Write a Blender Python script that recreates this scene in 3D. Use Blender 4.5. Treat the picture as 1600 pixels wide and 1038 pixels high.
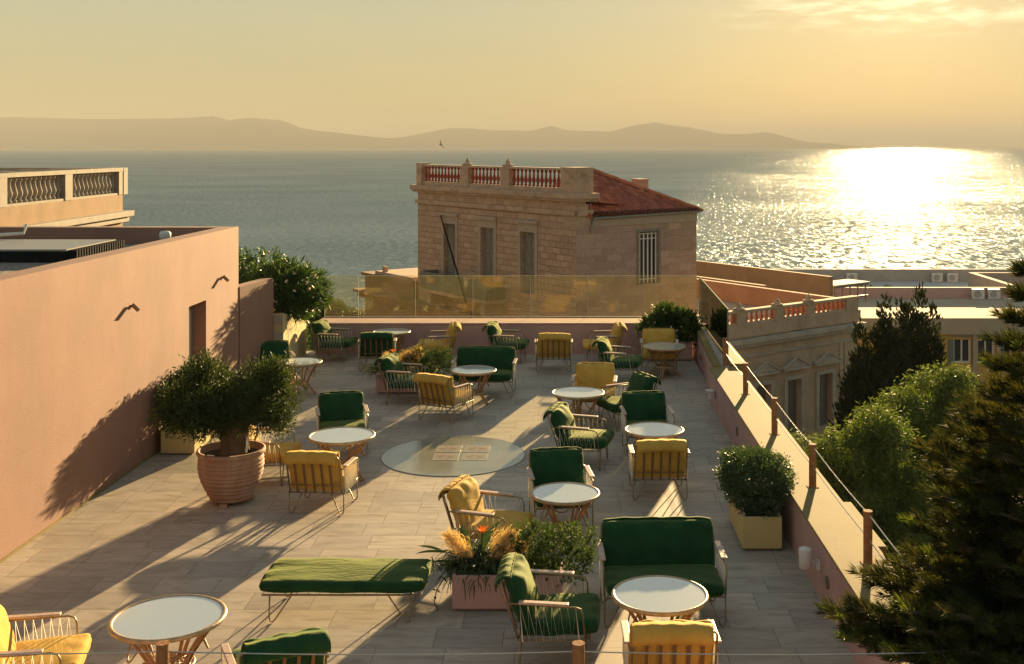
import bpy, bmesh, math, random
import numpy as np
from math import sin, cos, pi, radians, atan2, sqrt
from mathutils import Vector, Matrix
random.seed(7)
rng = np.random.default_rng(11)
S = bpy.context.scene
COL = S.collection
for o in list(bpy.data.objects):
    bpy.data.objects.remove(o)

# ------------------------------------------------------------------ camera
F, CX, HY, H = 1750.0, 885.0, 229.0, 4.6      # focal in px of the 1600 wide photo, vanishing point, camera height
cam = bpy.data.cameras.new('camera'); camo = bpy.data.objects.new('camera', cam); COL.objects.link(camo)
cam.sensor_width = 36; cam.lens = 36 * F / 1600
cam.shift_x = (800 - CX) / 1600; cam.shift_y = -(519 - HY) / 1600
cam.clip_start = 0.1; cam.clip_end = 60000
camo.location = (0, 0, H); camo.rotation_euler = (pi / 2, 0, 0)
S.camera = camo
# ------------------------------------------------------------------ exposure, sun, sky
S.view_settings.view_transform = 'Standard'; S.view_settings.look = 'None'
S.view_settings.exposure = 2.27; S.view_settings.gamma = 1
SUN_AZ, SUN_EL = radians(16.6), radians(9.0)   # azimuth clockwise from +Y
sunv = Vector((sin(SUN_AZ) * cos(SUN_EL), cos(SUN_AZ) * cos(SUN_EL), sin(SUN_EL)))
sl = bpy.data.lights.new('sun', 'SUN'); sl.energy = 5.0; sl.angle = radians(0.6); sl.color = (1, 0.70, 0.34)
so = bpy.data.objects.new('sun', sl); COL.objects.link(so)
so.rotation_euler = (-sunv).to_track_quat('-Z', 'Y').to_euler()
W = bpy.data.worlds.new('World'); S.world = W; W.use_nodes = True
nt = W.node_tree; nt.nodes.clear()
def N(nt, kind, **kw):
    n = nt.nodes.new(kind)
    for k, v in kw.items():
        if k.startswith('i_'):
            n.inputs[k[2:].replace('_', ' ')].default_value = v
        else: setattr(n, k, v)
    return n
def math_(nt, op, a, b=None, c=None, clamp=False):
    n = nt.nodes.new('ShaderNodeMath'); n.operation = op; n.use_clamp = clamp
    for i, v in enumerate((a, b, c)):
        if v is None: continue
        if isinstance(v, (int, float)): n.inputs[i].default_value = v
        else: nt.links.new(v, n.inputs[i])
    return n.outputs[0]
def mixc(nt, fac, a, b, mode='MIX'):
    n = nt.nodes.new('ShaderNodeMix'); n.data_type = 'RGBA'; n.blend_type = mode
    for s, v in ((n.inputs[0], fac), (n.inputs[6], a), (n.inputs[7], b)):
        if isinstance(v, (int, float)): s.default_value = v
        elif isinstance(v, tuple): s.default_value = (*v, 1) if len(v) == 3 else v
        else: nt.links.new(v, s)
    return n.outputs[2]
def ramp(nt, fac, stops, interp='LINEAR'):
    n = nt.nodes.new('ShaderNodeValToRGB'); cr = n.color_ramp; cr.interpolation = interp
    while len(cr.elements) < len(stops): cr.elements.new(0.5)
    for e, (p, c) in zip(cr.elements, stops):
        e.position = p; e.color = (*c, 1) if isinstance(c, tuple) else (c, c, c, 1)
    nt.links.new(fac, n.inputs[0]); return n.outputs[0]
L = nt.links.new
sky = N(nt, 'ShaderNodeTexSky', sky_type='NISHITA', sun_disc=False, sun_elevation=SUN_EL, sun_rotation=SUN_AZ,
        altitude=10, air_density=1.2, dust_density=1.0, ozone_density=1.0)
tc = N(nt, 'ShaderNodeTexCoord')
sep = N(nt, 'ShaderNodeSeparateXYZ'); L(tc.outputs['Generated'], sep.inputs[0])
el = sep.outputs[2]
az = math_(nt, 'ARCTAN2', sep.outputs[0], sep.outputs[1])
# golden marine haze low over the horizon, grey blue overhead
band = ramp(nt, el, [(0.0, (1.0, .90, .43)), (0.04, (1.05, .98, .50)), (0.12, (1.0, 1.04, .72)), (0.20, (.64, .82, .80)), (0.6, (.40, .57, .68)), (1.0, (.36, .53, .68))])
dt = N(nt, 'ShaderNodeVectorMath', operation='DOT_PRODUCT'); L(tc.outputs['Generated'], dt.inputs[0]); dt.inputs[1].default_value = sunv
dsun = math_(nt, 'MAXIMUM', dt.outputs['Value'], 0.0)
glow = math_(nt, 'POWER', dsun, 90.0)
glow2 = math_(nt, 'POWER', dsun, 700.0)
c0 = mixc(nt, 1.0, band, mixc(nt, glow, (0, 0, 0), (.05, .04, .01)), 'ADD')
c0 = mixc(nt, 1.0, c0, mixc(nt, glow2, (0, 0, 0), (.55, .50, .30)), 'ADD')
# streaks of broken cloud round the sun and faint wisps elsewhere
cb = N(nt, 'ShaderNodeCombineXYZ'); L(math_(nt, 'MULTIPLY', az, 9.0), cb.inputs[0]); L(math_(nt, 'MULTIPLY', el, 42.0), cb.inputs[1])
cn = N(nt, 'ShaderNodeTexNoise', i_Scale=2.1, i_Detail=9.0, i_Roughness=0.62); L(cb.outputs[0], cn.inputs['Vector'])
cl = ramp(nt, cn.outputs['Fac'], [(0.47, 0.0), (0.62, 1.0)])
mel = ramp(nt, el, [(0.090, 0.0), (0.118, 1.0)])
maz = ramp(nt, math_(nt, 'MULTIPLY', math_(nt, 'ABSOLUTE', math_(nt, 'SUBTRACT', az, SUN_AZ + .03)), 4.0), [(0.25, 1.0), (0.8, 0.0)])
mk = math_(nt, 'MULTIPLY', math_(nt, 'MULTIPLY', cl, mel), maz)
c0 = mixc(nt, 1.0, c0, mixc(nt, mk, (0, 0, 0), (1.5, 1.4, .95)), 'ADD')
wn = N(nt, 'ShaderNodeTexNoise', i_Scale=0.9, i_Detail=6.0); L(cb.outputs[0], wn.inputs['Vector'])
c0 = mixc(nt, ramp(nt, wn.outputs['Fac'], [(0.4, 0.0), (0.8, .22)]), c0, (1.45, 1.2, .6))
tint = mixc(nt, 1.0, sky.outputs[0], (1.0, .86, .58), 'MULTIPLY')
fin = mixc(nt, 0.975, tint, c0)
bg = N(nt, 'ShaderNodeBackground', i_Strength=0.10); L(fin, bg.inputs[0])
wo = N(nt, 'ShaderNodeOutputWorld'); L(bg.outputs[0], wo.inputs[0])
S.cycles.max_bounces = 8; S.cycles.transparent_max_bounces = 16; S.cycles.volume_bounces = 0

# ------------------------------------------------------------------ materials
def mat(name, col, rough=0.7, var=0.12, vscale=3.0, bump=0.0, bscale=40.0, metal=0.0, spec=0.5, sheen=0.0, col2=None, stain=None, bdist=0.01, coat=0.0):
    m = bpy.data.materials.new(name); m.use_nodes = True; t = m.node_tree; p = t.nodes['Principled BSDF']
    tc = t.nodes.new('ShaderNodeTexCoord')
    n = N(t, 'ShaderNodeTexNoise', i_Scale=vscale, i_Detail=6.0, i_Roughness=0.6); t.links.new(tc.outputs['Object'], n.inputs['Vector'])
    a = tuple(max(0, c * (1 - var)) for c in col); b = col2 or tuple(min(1, c * (1 + var)) for c in col)
    c = ramp(t, n.outputs['Fac'], [(0.32, a), (0.68, b)])
    if stain:
        n2 = N(t, 'ShaderNodeTexNoise', i_Scale=stain[1], i_Detail=8.0, i_Roughness=0.7)
        mp = N(t, 'ShaderNodeMapping'); mp.inputs['Scale'].default_value = (1, 1, stain[2] if len(stain) > 2 else 1)
        t.links.new(tc.outputs['Object'], mp.inputs[0]); t.links.new(mp.outputs[0], n2.inputs['Vector'])
        f = ramp(t, n2.outputs['Fac'], [(0.5, 0.0), (0.72, stain[3] if len(stain) > 3 else 0.6)])
        c = mixc(t, f, c, stain[0])
    t.links.new(c, p.inputs['Base Color'])
    p.inputs['Roughness'].default_value = rough; p.inputs['Metallic'].default_value = metal
    p.inputs['Specular IOR Level'].default_value = spec; p.inputs['Sheen Weight'].default_value = sheen
    p.inputs['Coat Weight'].default_value = coat
    if bump:
        n3 = N(t, 'ShaderNodeTexNoise', i_Scale=bscale, i_Detail=5.0); t.links.new(tc.outputs['Object'], n3.inputs['Vector'])
        bp = N(t, 'ShaderNodeBump', i_Strength=bump, i_Distance=bdist); t.links.new(n3.outputs['Fac'], bp.inputs['Height']); t.links.new(bp.outputs[0], p.inputs['Normal'])
    return m
def leafmat(name, c1, c2, trans=0.35, rough=0.55, scale=6.0, spec=.25):
    m = bpy.data.materials.new(name); m.use_nodes = True; t = m.node_tree; p = t.nodes['Principled BSDF']; out = t.nodes['Material Output']
    g = t.nodes.new('ShaderNodeTexCoord')
    n = N(t, 'ShaderNodeTexNoise', i_Scale=scale, i_Detail=4.0, i_Roughness=0.8); t.links.new(g.outputs['Object'], n.inputs['Vector'])
    c = ramp(t, n.outputs['Fac'], [(0.35, c1), (0.65, c2)])
    t.links.new(c, p.inputs['Base Color']); p.inputs['Roughness'].default_value = rough; p.inputs['Specular IOR Level'].default_value = spec
    tr = t.nodes.new('ShaderNodeBsdfTranslucent'); t.links.new(mixc(t, 1.0, c, (1.5, 1.35, .6), 'MULTIPLY'), tr.inputs[0])
    mx = t.nodes.new('ShaderNodeMixShader'); mx.inputs[0].default_value = trans
    t.links.new(p.outputs[0], mx.inputs[1]); t.links.new(tr.outputs[0], mx.inputs[2]); t.links.new(mx.outputs[0], out.inputs[0])
    return m
def stone_mat(name, c1, c2, mortar, bw=.62, rh=.29, stain=(.2, .14, .10), sfac=.5):
    m = bpy.data.materials.new(name); m.use_nodes = True; t = m.node_tree; p = t.nodes['Principled BSDF']
    g = t.nodes.new('ShaderNodeTexCoord'); s = t.nodes.new('ShaderNodeSeparateXYZ'); t.links.new(g.outputs['Object'], s.inputs[0])
    cb = t.nodes.new('ShaderNodeCombineXYZ'); t.links.new(math_(t, 'ADD', s.outputs[0], s.outputs[1]), cb.inputs[0]); t.links.new(s.outputs[2], cb.inputs[1])
    wob = N(t, 'ShaderNodeTexNoise', i_Scale=1.3, i_Detail=3.0); t.links.new(g.outputs['Object'], wob.inputs['Vector'])
    vm = N(t, 'ShaderNodeVectorMath', operation='MULTIPLY_ADD'); t.links.new(wob.outputs['Color'], vm.inputs[0]); vm.inputs[1].default_value = (.12, .05, 0); t.links.new(cb.outputs[0], vm.inputs[2])
    br = N(t, 'ShaderNodeTexBrick', i_Scale=1.0, i_Mortar_Size=0.014, i_Brick_Width=bw, i_Row_Height=rh, i_Mortar_Smooth=0.3, i_Bias=0.0)
    br.inputs['Color1'].default_value = (*c1, 1); br.inputs['Color2'].default_value = (*c2, 1); br.inputs['Mortar'].default_value = (*mortar, 1)
    t.links.new(vm.outputs[0], br.inputs['Vector'])
    n = N(t, 'ShaderNodeTexNoise', i_Scale=.45, i_Detail=8.0, i_Roughness=0.7); t.links.new(g.outputs['Object'], n.inputs['Vector'])
    avg = tuple((a + b) / 2 for a, b in zip(c1, c2))
    c = mixc(t, ramp(t, n.outputs['Fac'], [(0.46, 0.0), (0.60, .6)]), br.outputs['Color'], avg)      # patches of surviving render
    n2 = N(t, 'ShaderNodeTexNoise', i_Scale=1.6, i_Detail=9.0, i_Roughness=0.75); t.links.new(g.outputs['Object'], n2.inputs['Vector'])
    c = mixc(t, ramp(t, n2.outputs['Fac'], [(0.5, 0.0), (0.75, sfac)]), c, stain)
    n4 = N(t, 'ShaderNodeTexNoise', i_Scale=9.0, i_Detail=6.0, i_Roughness=0.75); t.links.new(g.outputs['Object'], n4.inputs['Vector'])
    c = mixc(t, 1.0, c, ramp(t, n4.outputs['Fac'], [(0.3, .72), (0.7, 1.15)]), 'MULTIPLY')
    t.links.new(c, p.inputs['Base Color']); p.inputs['Roughness'].default_value = .9
    bp = N(t, 'ShaderNodeBump', i_Strength=1.0, i_Distance=.06); t.links.new(mixc(t, .5, br.outputs['Fac'], n4.outputs['Fac']), bp.inputs['Height']); bp.invert = True
    t.links.new(bp.outputs[0], p.inputs['Normal'])
    return m
M = {}
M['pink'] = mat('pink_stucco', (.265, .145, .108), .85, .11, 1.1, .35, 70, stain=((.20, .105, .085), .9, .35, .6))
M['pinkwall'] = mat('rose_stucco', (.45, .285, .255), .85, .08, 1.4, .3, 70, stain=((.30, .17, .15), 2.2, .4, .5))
M['coping'] = mat('cream_coping', (.235, .182, .078), .8, .09, 1.5, .25, 45, stain=((.19, .14, .085), 2.5, 1, .5), spec=.1)
M['channel'] = mat('grey_channel', (.33, .33, .33), .7, .1, 3, .2, 50)
M['cream'] = mat('cream_plaster', (.50, .40, .22), .8, .06, 2, .2, 60)
M['boxpink'] = mat('planter_pink', (.48, .31, .285), .8, .05, 2, .2, 60)
M['boxyellow'] = mat('planter_yellow', (.55, .43, .19), .75, .06, 2, .2, 60)
M['terracotta'] = mat('terracotta', (.36, .20, .13), .8, .14, 4, .4, 30, stain=((.50, .36, .27), 5, .25, .7))
M['soil'] = mat('soil', (.035, .024, .016), .95, .4, 20, .8, 60)
M['bark'] = mat('bark', (.10, .075, .05), .95, .35, 9, 1.0, 25, bdist=.03)
M['frame'] = mat('brass_frame', (.27, .21, .12), .42, .08, 6, metal=.45)
M['strap_web'] = mat('webbing', (.17, .10, .05), .8, .1, 10, spec=.2)
M['cord'] = mat('white_cord', (.72, .68, .58), .7, .05, 6)
M['armwood'] = mat('arm_wood', (.50, .36, .28), .5, .25, 14, .2, 60)
M['rattan'] = mat('rattan', (.36, .19, .08), .42, .25, 18, .3, 70, coat=.3)
M['rattanrim'] = mat('rattan_rim', (.42, .28, .14), .4, .25, 18, .3, 70, coat=.3)
M['postwood'] = mat('post_timber', (.32, .15, .07), .85, .25, 12, .5, 40, spec=.15)
M['cable'] = mat('steel_cable', (.6, .58, .55), .3, .05, 5, metal=.9)
M['white'] = mat('white_paint', (.62, .60, .57), .5, .05, 5)
M['white_marble'] = mat('weathered_marble', (.27, .24, .20), .85, .15, 2.2, .5, 30, stain=((.22, .18, .14), 3, 1, .7))
M['ochre'] = mat('ochre_plaster', (.25, .155, .075), .9, .14, 1.2, .4, 25, stain=((.30, .20, .12), 1.5, .5, .7))
M['trimstone'] = mat('trim_stone', (.44, .31, .22), .9, .16, 1.5, .5, 25, stain=((.17, .14, .12), 1.2, 2.2, .75))
M['redbaluster'] = mat('red_terracotta', (.20, .045, .028), .8, .25, 8, .3, 30)
M['redopen'] = mat('faded_red_terracotta', (.42, .15, .08), .8, .25, 4, .3, 30)
M['shutter'] = mat('grey_shutter', (.19, .18, .155), .7, .25, 6, .2, 20)
M['dark'] = mat('dark_interior', (.03, .028, .03), .6, .2, 2)
M['lime'] = mat('limewash', (.38, .31, .25), .9, .08, 2, .3, 30)
M['greenpanel'] = mat('green_grey_metal', (.13, .15, .12), .6, .2, 3)
M['b2wall'] = mat('faded_beige_plaster', (.44, .33, .23), .9, .14, .9, .3, 25, stain=((.24, .19, .15), .9, .35, .7))
M['b2trim'] = mat('b2_grey_trim', (.42, .37, .31), .9, .12, 1.2, .3, 25, stain=((.20, .19, .18), 1.2, 2.2, .7))
M['roofpale'] = mat('pale_roof', (.40, .33, .24), .9, .10, .5, .2, 8)
M['roofwhite'] = mat('white_roof', (.47, .45, .42), .9, .08, .5, .2, 8)
M['yellowwall'] = mat('yellow_wall', (.52, .33, .10), .85, .06, 1, .2, 20)
M['greywall'] = mat('grey_wall', (.36, .35, .32), .85, .1, 1, .2, 20)
M['brownwall'] = mat('brown_render', (.34, .22, .12), .9, .15, .8, .3, 20, stain=((.2, .15, .10), .7, 1, .6))
M['orangewall'] = mat('orange_render', (.36, .20, .12), .9, .12, .8, .3, 20)
M['gravel'] = mat('roof_gravel', (.22, .19, .16), .95, .6, 26, 1, 26, bdist=.05)
M['black'] = mat('black_rubber', (.012, .013, .015), .9, .1, 3, spec=.1)
M['panelgrey'] = mat('skylight_cover', (.24, .23, .22), .35, .05, 1)
M['copper'] = mat('copper', (.30, .17, .10), .35, .2, 10, metal=.7)
M['metalgrey'] = mat('grey_metal', (.22, .22, .21), .45, .1, 6, metal=.5)
M['bird'] = mat('gull_grey', (.16, .16, .15), .7, .1, 8)
M['ground'] = mat('ground_soil', (.10, .085, .05), .95, .4, .4, .5, 3, col2=(.06, .08, .03))
M['plume'] = leafmat('golden_plume', (.52, .38, .20), (.70, .54, .32), .30, .8, 5)
M['orangepetal'] = leafmat('orange_petal', (.55, .10, .02), (.7, .22, .03), .3)
M['pinkpetal'] = leafmat('pale_petal', (.6, .45, .4), (.8, .7, .62), .3)
M['olive'] = leafmat('olive_leaf', (.022, .045, .018), (.062, .090, .032), .25, .6, 8, .12)
M['hedge'] = leafmat('hedge_leaf', (.022, .045, .018), (.055, .09, .030), .25, .5, 9)
M['shrub'] = leafmat('shrub_leaf', (.03, .06, .03), (.07, .12, .05), .25, .5, 10)
M['juniper'] = leafmat('juniper_leaf', (.018, .045, .015), (.075, .13, .03), .35, .6, 7)
M['strap'] = leafmat('strap_leaf', (.025, .055, .02), (.05, .09, .03), .25, .4, 4)
M['grassleaf'] = leafmat('grass_leaf', (.03, .06, .025), (.09, .12, .05), .3, .5, 4)
M['oleander'] = leafmat('oleander_leaf', (.025, .06, .02), (.06, .11, .03), .35, .45, 5)
M['pepper'] = leafmat('pepper_leaf', (.05, .09, .025), (.12, .17, .045), .35, .6, 1.3)
M['cypress'] = leafmat('cypress_leaf', (.016, .024, .012), (.04, .05, .02), .15, .8, 1.2)
M['pine'] = leafmat('pine_needle', (.014, .026, .011), (.078, .078, .022), .25, .7, 2.2, .15)  # range widened so the olive-yellow end paints brighter-lit needles
M['pinetip'] = leafmat('pine_needle_fresh', (.05, .09, .02), (.13, .17, .03), .4, .45, 3)
def fabric(name, c1, c2, sheen, tint, wr=.24):
    m = bpy.data.materials.new(name); m.use_nodes = True; t = m.node_tree; p = t.nodes['Principled BSDF']
    g = t.nodes.new('ShaderNodeTexCoord')
    n = N(t, 'ShaderNodeTexNoise', i_Scale=5.0, i_Detail=5.0); t.links.new(g.outputs['Object'], n.inputs['Vector'])
    t.links.new(ramp(t, n.outputs['Fac'], [(0.3, c1), (0.7, c2)]), p.inputs['Base Color'])
    p.inputs['Roughness'].default_value = .85; p.inputs['Sheen Weight'].default_value = sheen; p.inputs['Sheen Tint'].default_value = (*tint, 1); p.inputs['Sheen Roughness'].default_value = .45; p.inputs['Specular IOR Level'].default_value = .12
    mp = N(t, 'ShaderNodeMapping'); mp.inputs['Scale'].default_value = (2.2, 7, 7); t.links.new(g.outputs['Object'], mp.inputs[0])
    w = N(t, 'ShaderNodeTexNoise', i_Scale=1.7, i_Detail=3.0, i_Distortion=1.4); t.links.new(mp.outputs[0], w.inputs['Vector'])
    wv = N(t, 'ShaderNodeTexNoise', i_Scale=260.0, i_Detail=2.0); t.links.new(g.outputs['Object'], wv.inputs['Vector'])
    b1 = N(t, 'ShaderNodeBump', i_Strength=wr, i_Distance=.03); t.links.new(w.outputs['Fac'], b1.inputs['Height'])
    b2 = N(t, 'ShaderNodeBump', i_Strength=.25, i_Distance=.002); t.links.new(wv.outputs['Fac'], b2.inputs['Height']); t.links.new(b1.outputs[0], b2.inputs['Normal'])
    t.links.new(b2.outputs[0], p.inputs['Normal'])
    return m
M['green'] = fabric('green_fabric', (.006, .042, .018), (.012, .062, .024), .26, (.8, .85, .25))
M['yellow'] = fabric('yellow_fabric', (.47, .28, .055), (.55, .345, .08), .10, (1, .8, .4))
def glassy(name, base, fac, rough=.04):
    m = bpy.data.materials.new(name); m.use_nodes = True; t = m.node_tree; p = t.nodes['Principled BSDF']; out = t.nodes['Material Output']
    g = t.nodes.new('ShaderNodeTexCoord')
    n = N(t, 'ShaderNodeTexNoise', i_Scale=3.0, i_Detail=3.0); t.links.new(g.outputs['Object'], n.inputs['Vector'])
    t.links.new(ramp(t, n.outputs['Fac'], [(0.3, tuple(c * .95 for c in base)), (0.7, base)]), p.inputs['Base Color']); p.inputs['Roughness'].default_value = .25
    gl = t.nodes.new('ShaderNodeBsdfGlossy'); gl.inputs[0].default_value = (.95, .97, 1, 1); gl.inputs[1].default_value = rough
    mx = t.nodes.new('ShaderNodeMixShader'); mx.inputs[0].default_value = fac
    t.links.new(p.outputs[0], mx.inputs[1]); t.links.new(gl.outputs[0], mx.inputs[2]); t.links.new(mx.outputs[0], out.inputs[0])
    return m
M['tabletop'] = glassy('frosted_glass_top', (.58, .62, .61), .45)
def fence_glass():
    m = bpy.data.materials.new('tinted_glass'); m.use_nodes = True; t = m.node_tree; t.nodes.remove(t.nodes['Principled BSDF']); out = t.nodes['Material Output']
    tr = t.nodes.new('ShaderNodeBsdfTransparent'); tr.inputs[0].default_value = (.90, .90, .82, 1)
    df = t.nodes.new('ShaderNodeBsdfTranslucent')
    g = t.nodes.new('ShaderNodeTexCoord'); n = N(t, 'ShaderNodeTexNoise', i_Scale=.9, i_Detail=5.0); t.links.new(g.outputs['Object'], n.inputs['Vector'])
    t.links.new(ramp(t, n.outputs['Fac'], [(0.3, (.62, .50, .26)), (0.7, (.78, .66, .38))]), df.inputs[0])   # faint mottled yellow translucent layer
    m1 = t.nodes.new('ShaderNodeMixShader'); m1.inputs[0].default_value = .009
    t.links.new(tr.outputs[0], m1.inputs[1]); t.links.new(df.outputs[0], m1.inputs[2])
    gl = t.nodes.new('ShaderNodeBsdfGlossy'); gl.inputs[1].default_value = .02
    fr = t.nodes.new('ShaderNodeFresnel'); fr.inputs[0].default_value = 1.45
    m2 = t.nodes.new('ShaderNodeMixShader'); t.links.new(math_(t, 'MULTIPLY', fr.outputs[0], 1.0), m2.inputs[0])
    t.links.new(m1.outputs[0], m2.inputs[1]); t.links.new(gl.outputs[0], m2.inputs[2]); t.links.new(m2.outputs[0], out.inputs[0])
    return m
M['glass'] = fence_glass()
M['glassedge'] = mat('glass_edge', (.55, .60, .42), .2, .05, 5)

# terrace paving
def floor_mat():
    m = bpy.data.materials.new('stone_paving'); m.use_nodes = True; t = m.node_tree; p = t.nodes['Principled BSDF']
    g = t.nodes.new('ShaderNodeTexCoord'); s = t.nodes.new('ShaderNodeSeparateXYZ'); t.links.new(g.outputs['Object'], s.inputs[0])
    TY, TX = .423, .64
    ry = math_(t, 'DIVIDE', math_(t, 'ADD', s.outputs[1], -.12), TY); row = math_(t, 'FLOOR', ry); fy = math_(t, 'FRACT', ry)
    w = N(t, 'ShaderNodeTexWhiteNoise', noise_dimensions='1D'); t.links.new(row, w.inputs['W'])
    rx = math_(t, 'ADD', math_(t, 'DIVIDE', s.outputs[0], TX), math_(t, 'MULTIPLY', w.outputs['Value'], 7.0)); cx = math_(t, 'FLOOR', rx); fx = math_(t, 'FRACT', rx)
    dy = math_(t, 'MULTIPLY', math_(t, 'MINIMUM', fy, math_(t, 'SUBTRACT', 1.0, fy)), TY)
    dx = math_(t, 'MULTIPLY', math_(t, 'MINIMUM', fx, math_(t, 'SUBTRACT', 1.0, fx)), TX)
    dd = math_(t, 'MINIMUM', dx, dy)
    jn = N(t, 'ShaderNodeMapRange', interpolation_type='SMOOTHSTEP'); jn.inputs[1].default_value = .0018; jn.inputs[2].default_value = .0055; jn.inputs[3].default_value = 1; jn.inputs[4].default_value = 0; t.links.new(dd, jn.inputs[0])
    cid = t.nodes.new('ShaderNodeCombineXYZ'); t.links.new(cx, cid.inputs[0]); t.links.new(row, cid.inputs[1])
    w2 = N(t, 'ShaderNodeTexWhiteNoise', noise_dimensions='3D'); t.links.new(cid.outputs[0], w2.inputs['Vector'])
    c = ramp(t, w2.outputs['Value'], [(0, (.33, .30, .26)), (.35, (.435, .378, .308)), (.7, (.37, .33, .28)), (1, (.495, .425, .345))])
    vo = N(t, 'ShaderNodeVectorMath', operation='MULTIPLY_ADD'); t.links.new(w2.outputs['Color'], vo.inputs[0]); vo.inputs[1].default_value = (40, 40, 0); t.links.new(g.outputs['Object'], vo.inputs[2])
    mp = N(t, 'ShaderNodeMapping'); mp.inputs['Scale'].default_value = (1.2, 5, 1); t.links.new(vo.outputs[0], mp.inputs[0])
    n = N(t, 'ShaderNodeTexNoise', i_Scale=1.6, i_Detail=9.0, i_Roughness=.68, i_Distortion=.8); t.links.new(mp.outputs[0], n.inputs['Vector'])
    c = mixc(t, 1.0, c, ramp(t, n.outputs['Fac'], [(0.30, (.66, .62, .57)), (0.5, (1, 1, 1)), (0.72, (1.16, 1.14, 1.10))]), 'MULTIPLY')
    n2 = N(t, 'ShaderNodeTexNoise', i_Scale=.55, i_Detail=8.0, i_Roughness=.7); t.links.new(g.outputs['Object'], n2.inputs['Vector'])
    c = mixc(t, ramp(t, n2.outputs['Fac'], [(0.48, 0.0), (0.70, .55)]), c, (.25, .20, .15))
    n3 = N(t, 'ShaderNodeTexNoise', i_Scale=14.0, i_Detail=3.0); t.links.new(g.outputs['Object'], n3.inputs['Vector'])
    c = mixc(t, ramp(t, n3.outputs['Fac'], [(0.70, 0.0), (0.78, .55)]), c, (.16, .11, .07))
    c = mixc(t, math_(t, 'MULTIPLY', jn.outputs[0], .6), c, (.06, .045, .035))
    t.links.new(c, p.inputs['Base Color']); t.links.new(ramp(t, n.outputs['Fac'], [(0.3, .55), (0.7, .75)]), p.inputs['Roughness'])
    p.inputs['Specular IOR Level'].default_value = .2
    hh = math_(t, 'SUBTRACT', math_(t, 'MULTIPLY', n.outputs['Fac'], .25), jn.outputs[0])
    b = N(t, 'ShaderNodeBump', i_Strength=.3, i_Distance=.002); t.links.new(hh, b.inputs['Height']); t.links.new(b.outputs[0], p.inputs['Normal'])
    return m
M['floor'] = floor_mat()
def sea_mat():
    m = bpy.data.materials.new('sea_water'); m.use_nodes = True; t = m.node_tree; p = t.nodes['Principled BSDF']
    g = t.nodes.new('ShaderNodeTexCoord')
    mp = N(t, 'ShaderNodeMapping'); mp.inputs['Scale'].default_value = (.75, 1.0, 1); mp.inputs['Rotation'].default_value = (0, 0, .25); t.links.new(g.outputs['Object'], mp.inputs[0])
    a = N(t, 'ShaderNodeTexNoise', i_Scale=.5, i_Detail=7.0, i_Roughness=.62, i_Distortion=.6); t.links.new(mp.outputs[0], a.inputs['Vector'])
    b = N(t, 'ShaderNodeTexNoise', i_Scale=1.5, i_Detail=4.0, i_Roughness=.6); t.links.new(mp.outputs[0], b.inputs['Vector'])
    big = N(t, 'ShaderNodeTexNoise', i_Scale=.012, i_Detail=5.0); t.links.new(mp.outputs[0], big.inputs['Vector'])
    h = math_(t, 'ADD', math_(t, 'MULTIPLY', a.outputs['Fac'], 1.0), math_(t, 'MULTIPLY', b.outputs['Fac'], .28))
    bp = N(t, 'ShaderNodeBump', i_Strength=1.0, i_Distance=1.0); t.links.new(h, bp.inputs['Height']); t.links.new(bp.outputs[0], p.inputs['Normal'])
    t.links.new(ramp(t, big.outputs['Fac'], [(0.35, (.11, .165, .205)), (0.65, (.155, .215, .255))]), p.inputs['Base Color'])  # base colour lightened to stand in for the reduced sky reflection
    p.inputs['Roughness'].default_value = 1.0; p.inputs['Specular IOR Level'].default_value = 0
    q = N(t, 'ShaderNodeTexNoise', i_Scale=.006, i_Detail=12.0, i_Roughness=.78, i_Distortion=.5); t.links.new(g.outputs['Object'], q.inputs['Vector'])
    gl = t.nodes.new('ShaderNodeBsdfGlossy'); gl.inputs[0].default_value = (.9, .97, 1, 1); t.links.new(bp.outputs[0], gl.inputs['Normal'])
    t.links.new(ramp(t, q.outputs['Fac'], [(0.42, .05), (0.60, .16)]), gl.inputs[1])
    g2 = t.nodes.new('ShaderNodeBsdfGlossy'); g2.inputs[0].default_value = (.9, .97, 1, 1); t.links.new(bp.outputs[0], g2.inputs['Normal']); g2.inputs[1].default_value = .38
    fr = t.nodes.new('ShaderNodeFresnel'); fr.inputs[0].default_value = 1.33; t.links.new(bp.outputs[0], fr.inputs['Normal'])
    mq = N(t, 'ShaderNodeMapping'); mq.inputs['Scale'].default_value = (.55, .17, 1); t.links.new(g.outputs['Object'], mq.inputs[0])
    qf = N(t, 'ShaderNodeTexNoise', i_Scale=1.0, i_Detail=4.0, i_Roughness=.7); t.links.new(mq.outputs[0], qf.inputs['Vector'])
    md = math_(t, 'MULTIPLY', ramp(t, q.outputs['Fac'], [(0.40, .35), (0.60, 1.0)]), ramp(t, qf.outputs['Fac'], [(0.45, .01), (0.52, .14), (0.60, .75)]))
    fac = math_(t, 'MULTIPLY', fr.outputs[0], md)
    mx0 = t.nodes.new('ShaderNodeMixShader'); t.links.new(math_(t, 'MULTIPLY', fac, .35), mx0.inputs[0]); t.links.new(p.outputs[0], mx0.inputs[1]); t.links.new(g2.outputs[0], mx0.inputs[2])
    mx = t.nodes.new('ShaderNodeMixShader'); t.links.new(math_(t, 'MULTIPLY', fac, .55), mx.inputs[0]); t.links.new(mx0.outputs[0], mx.inputs[1]); t.links.new(gl.outputs[0], mx.inputs[2]); t.links.new(mx.outputs[0], t.nodes['Material Output'].inputs[0])
    return m
M['sea'] = sea_mat()
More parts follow.
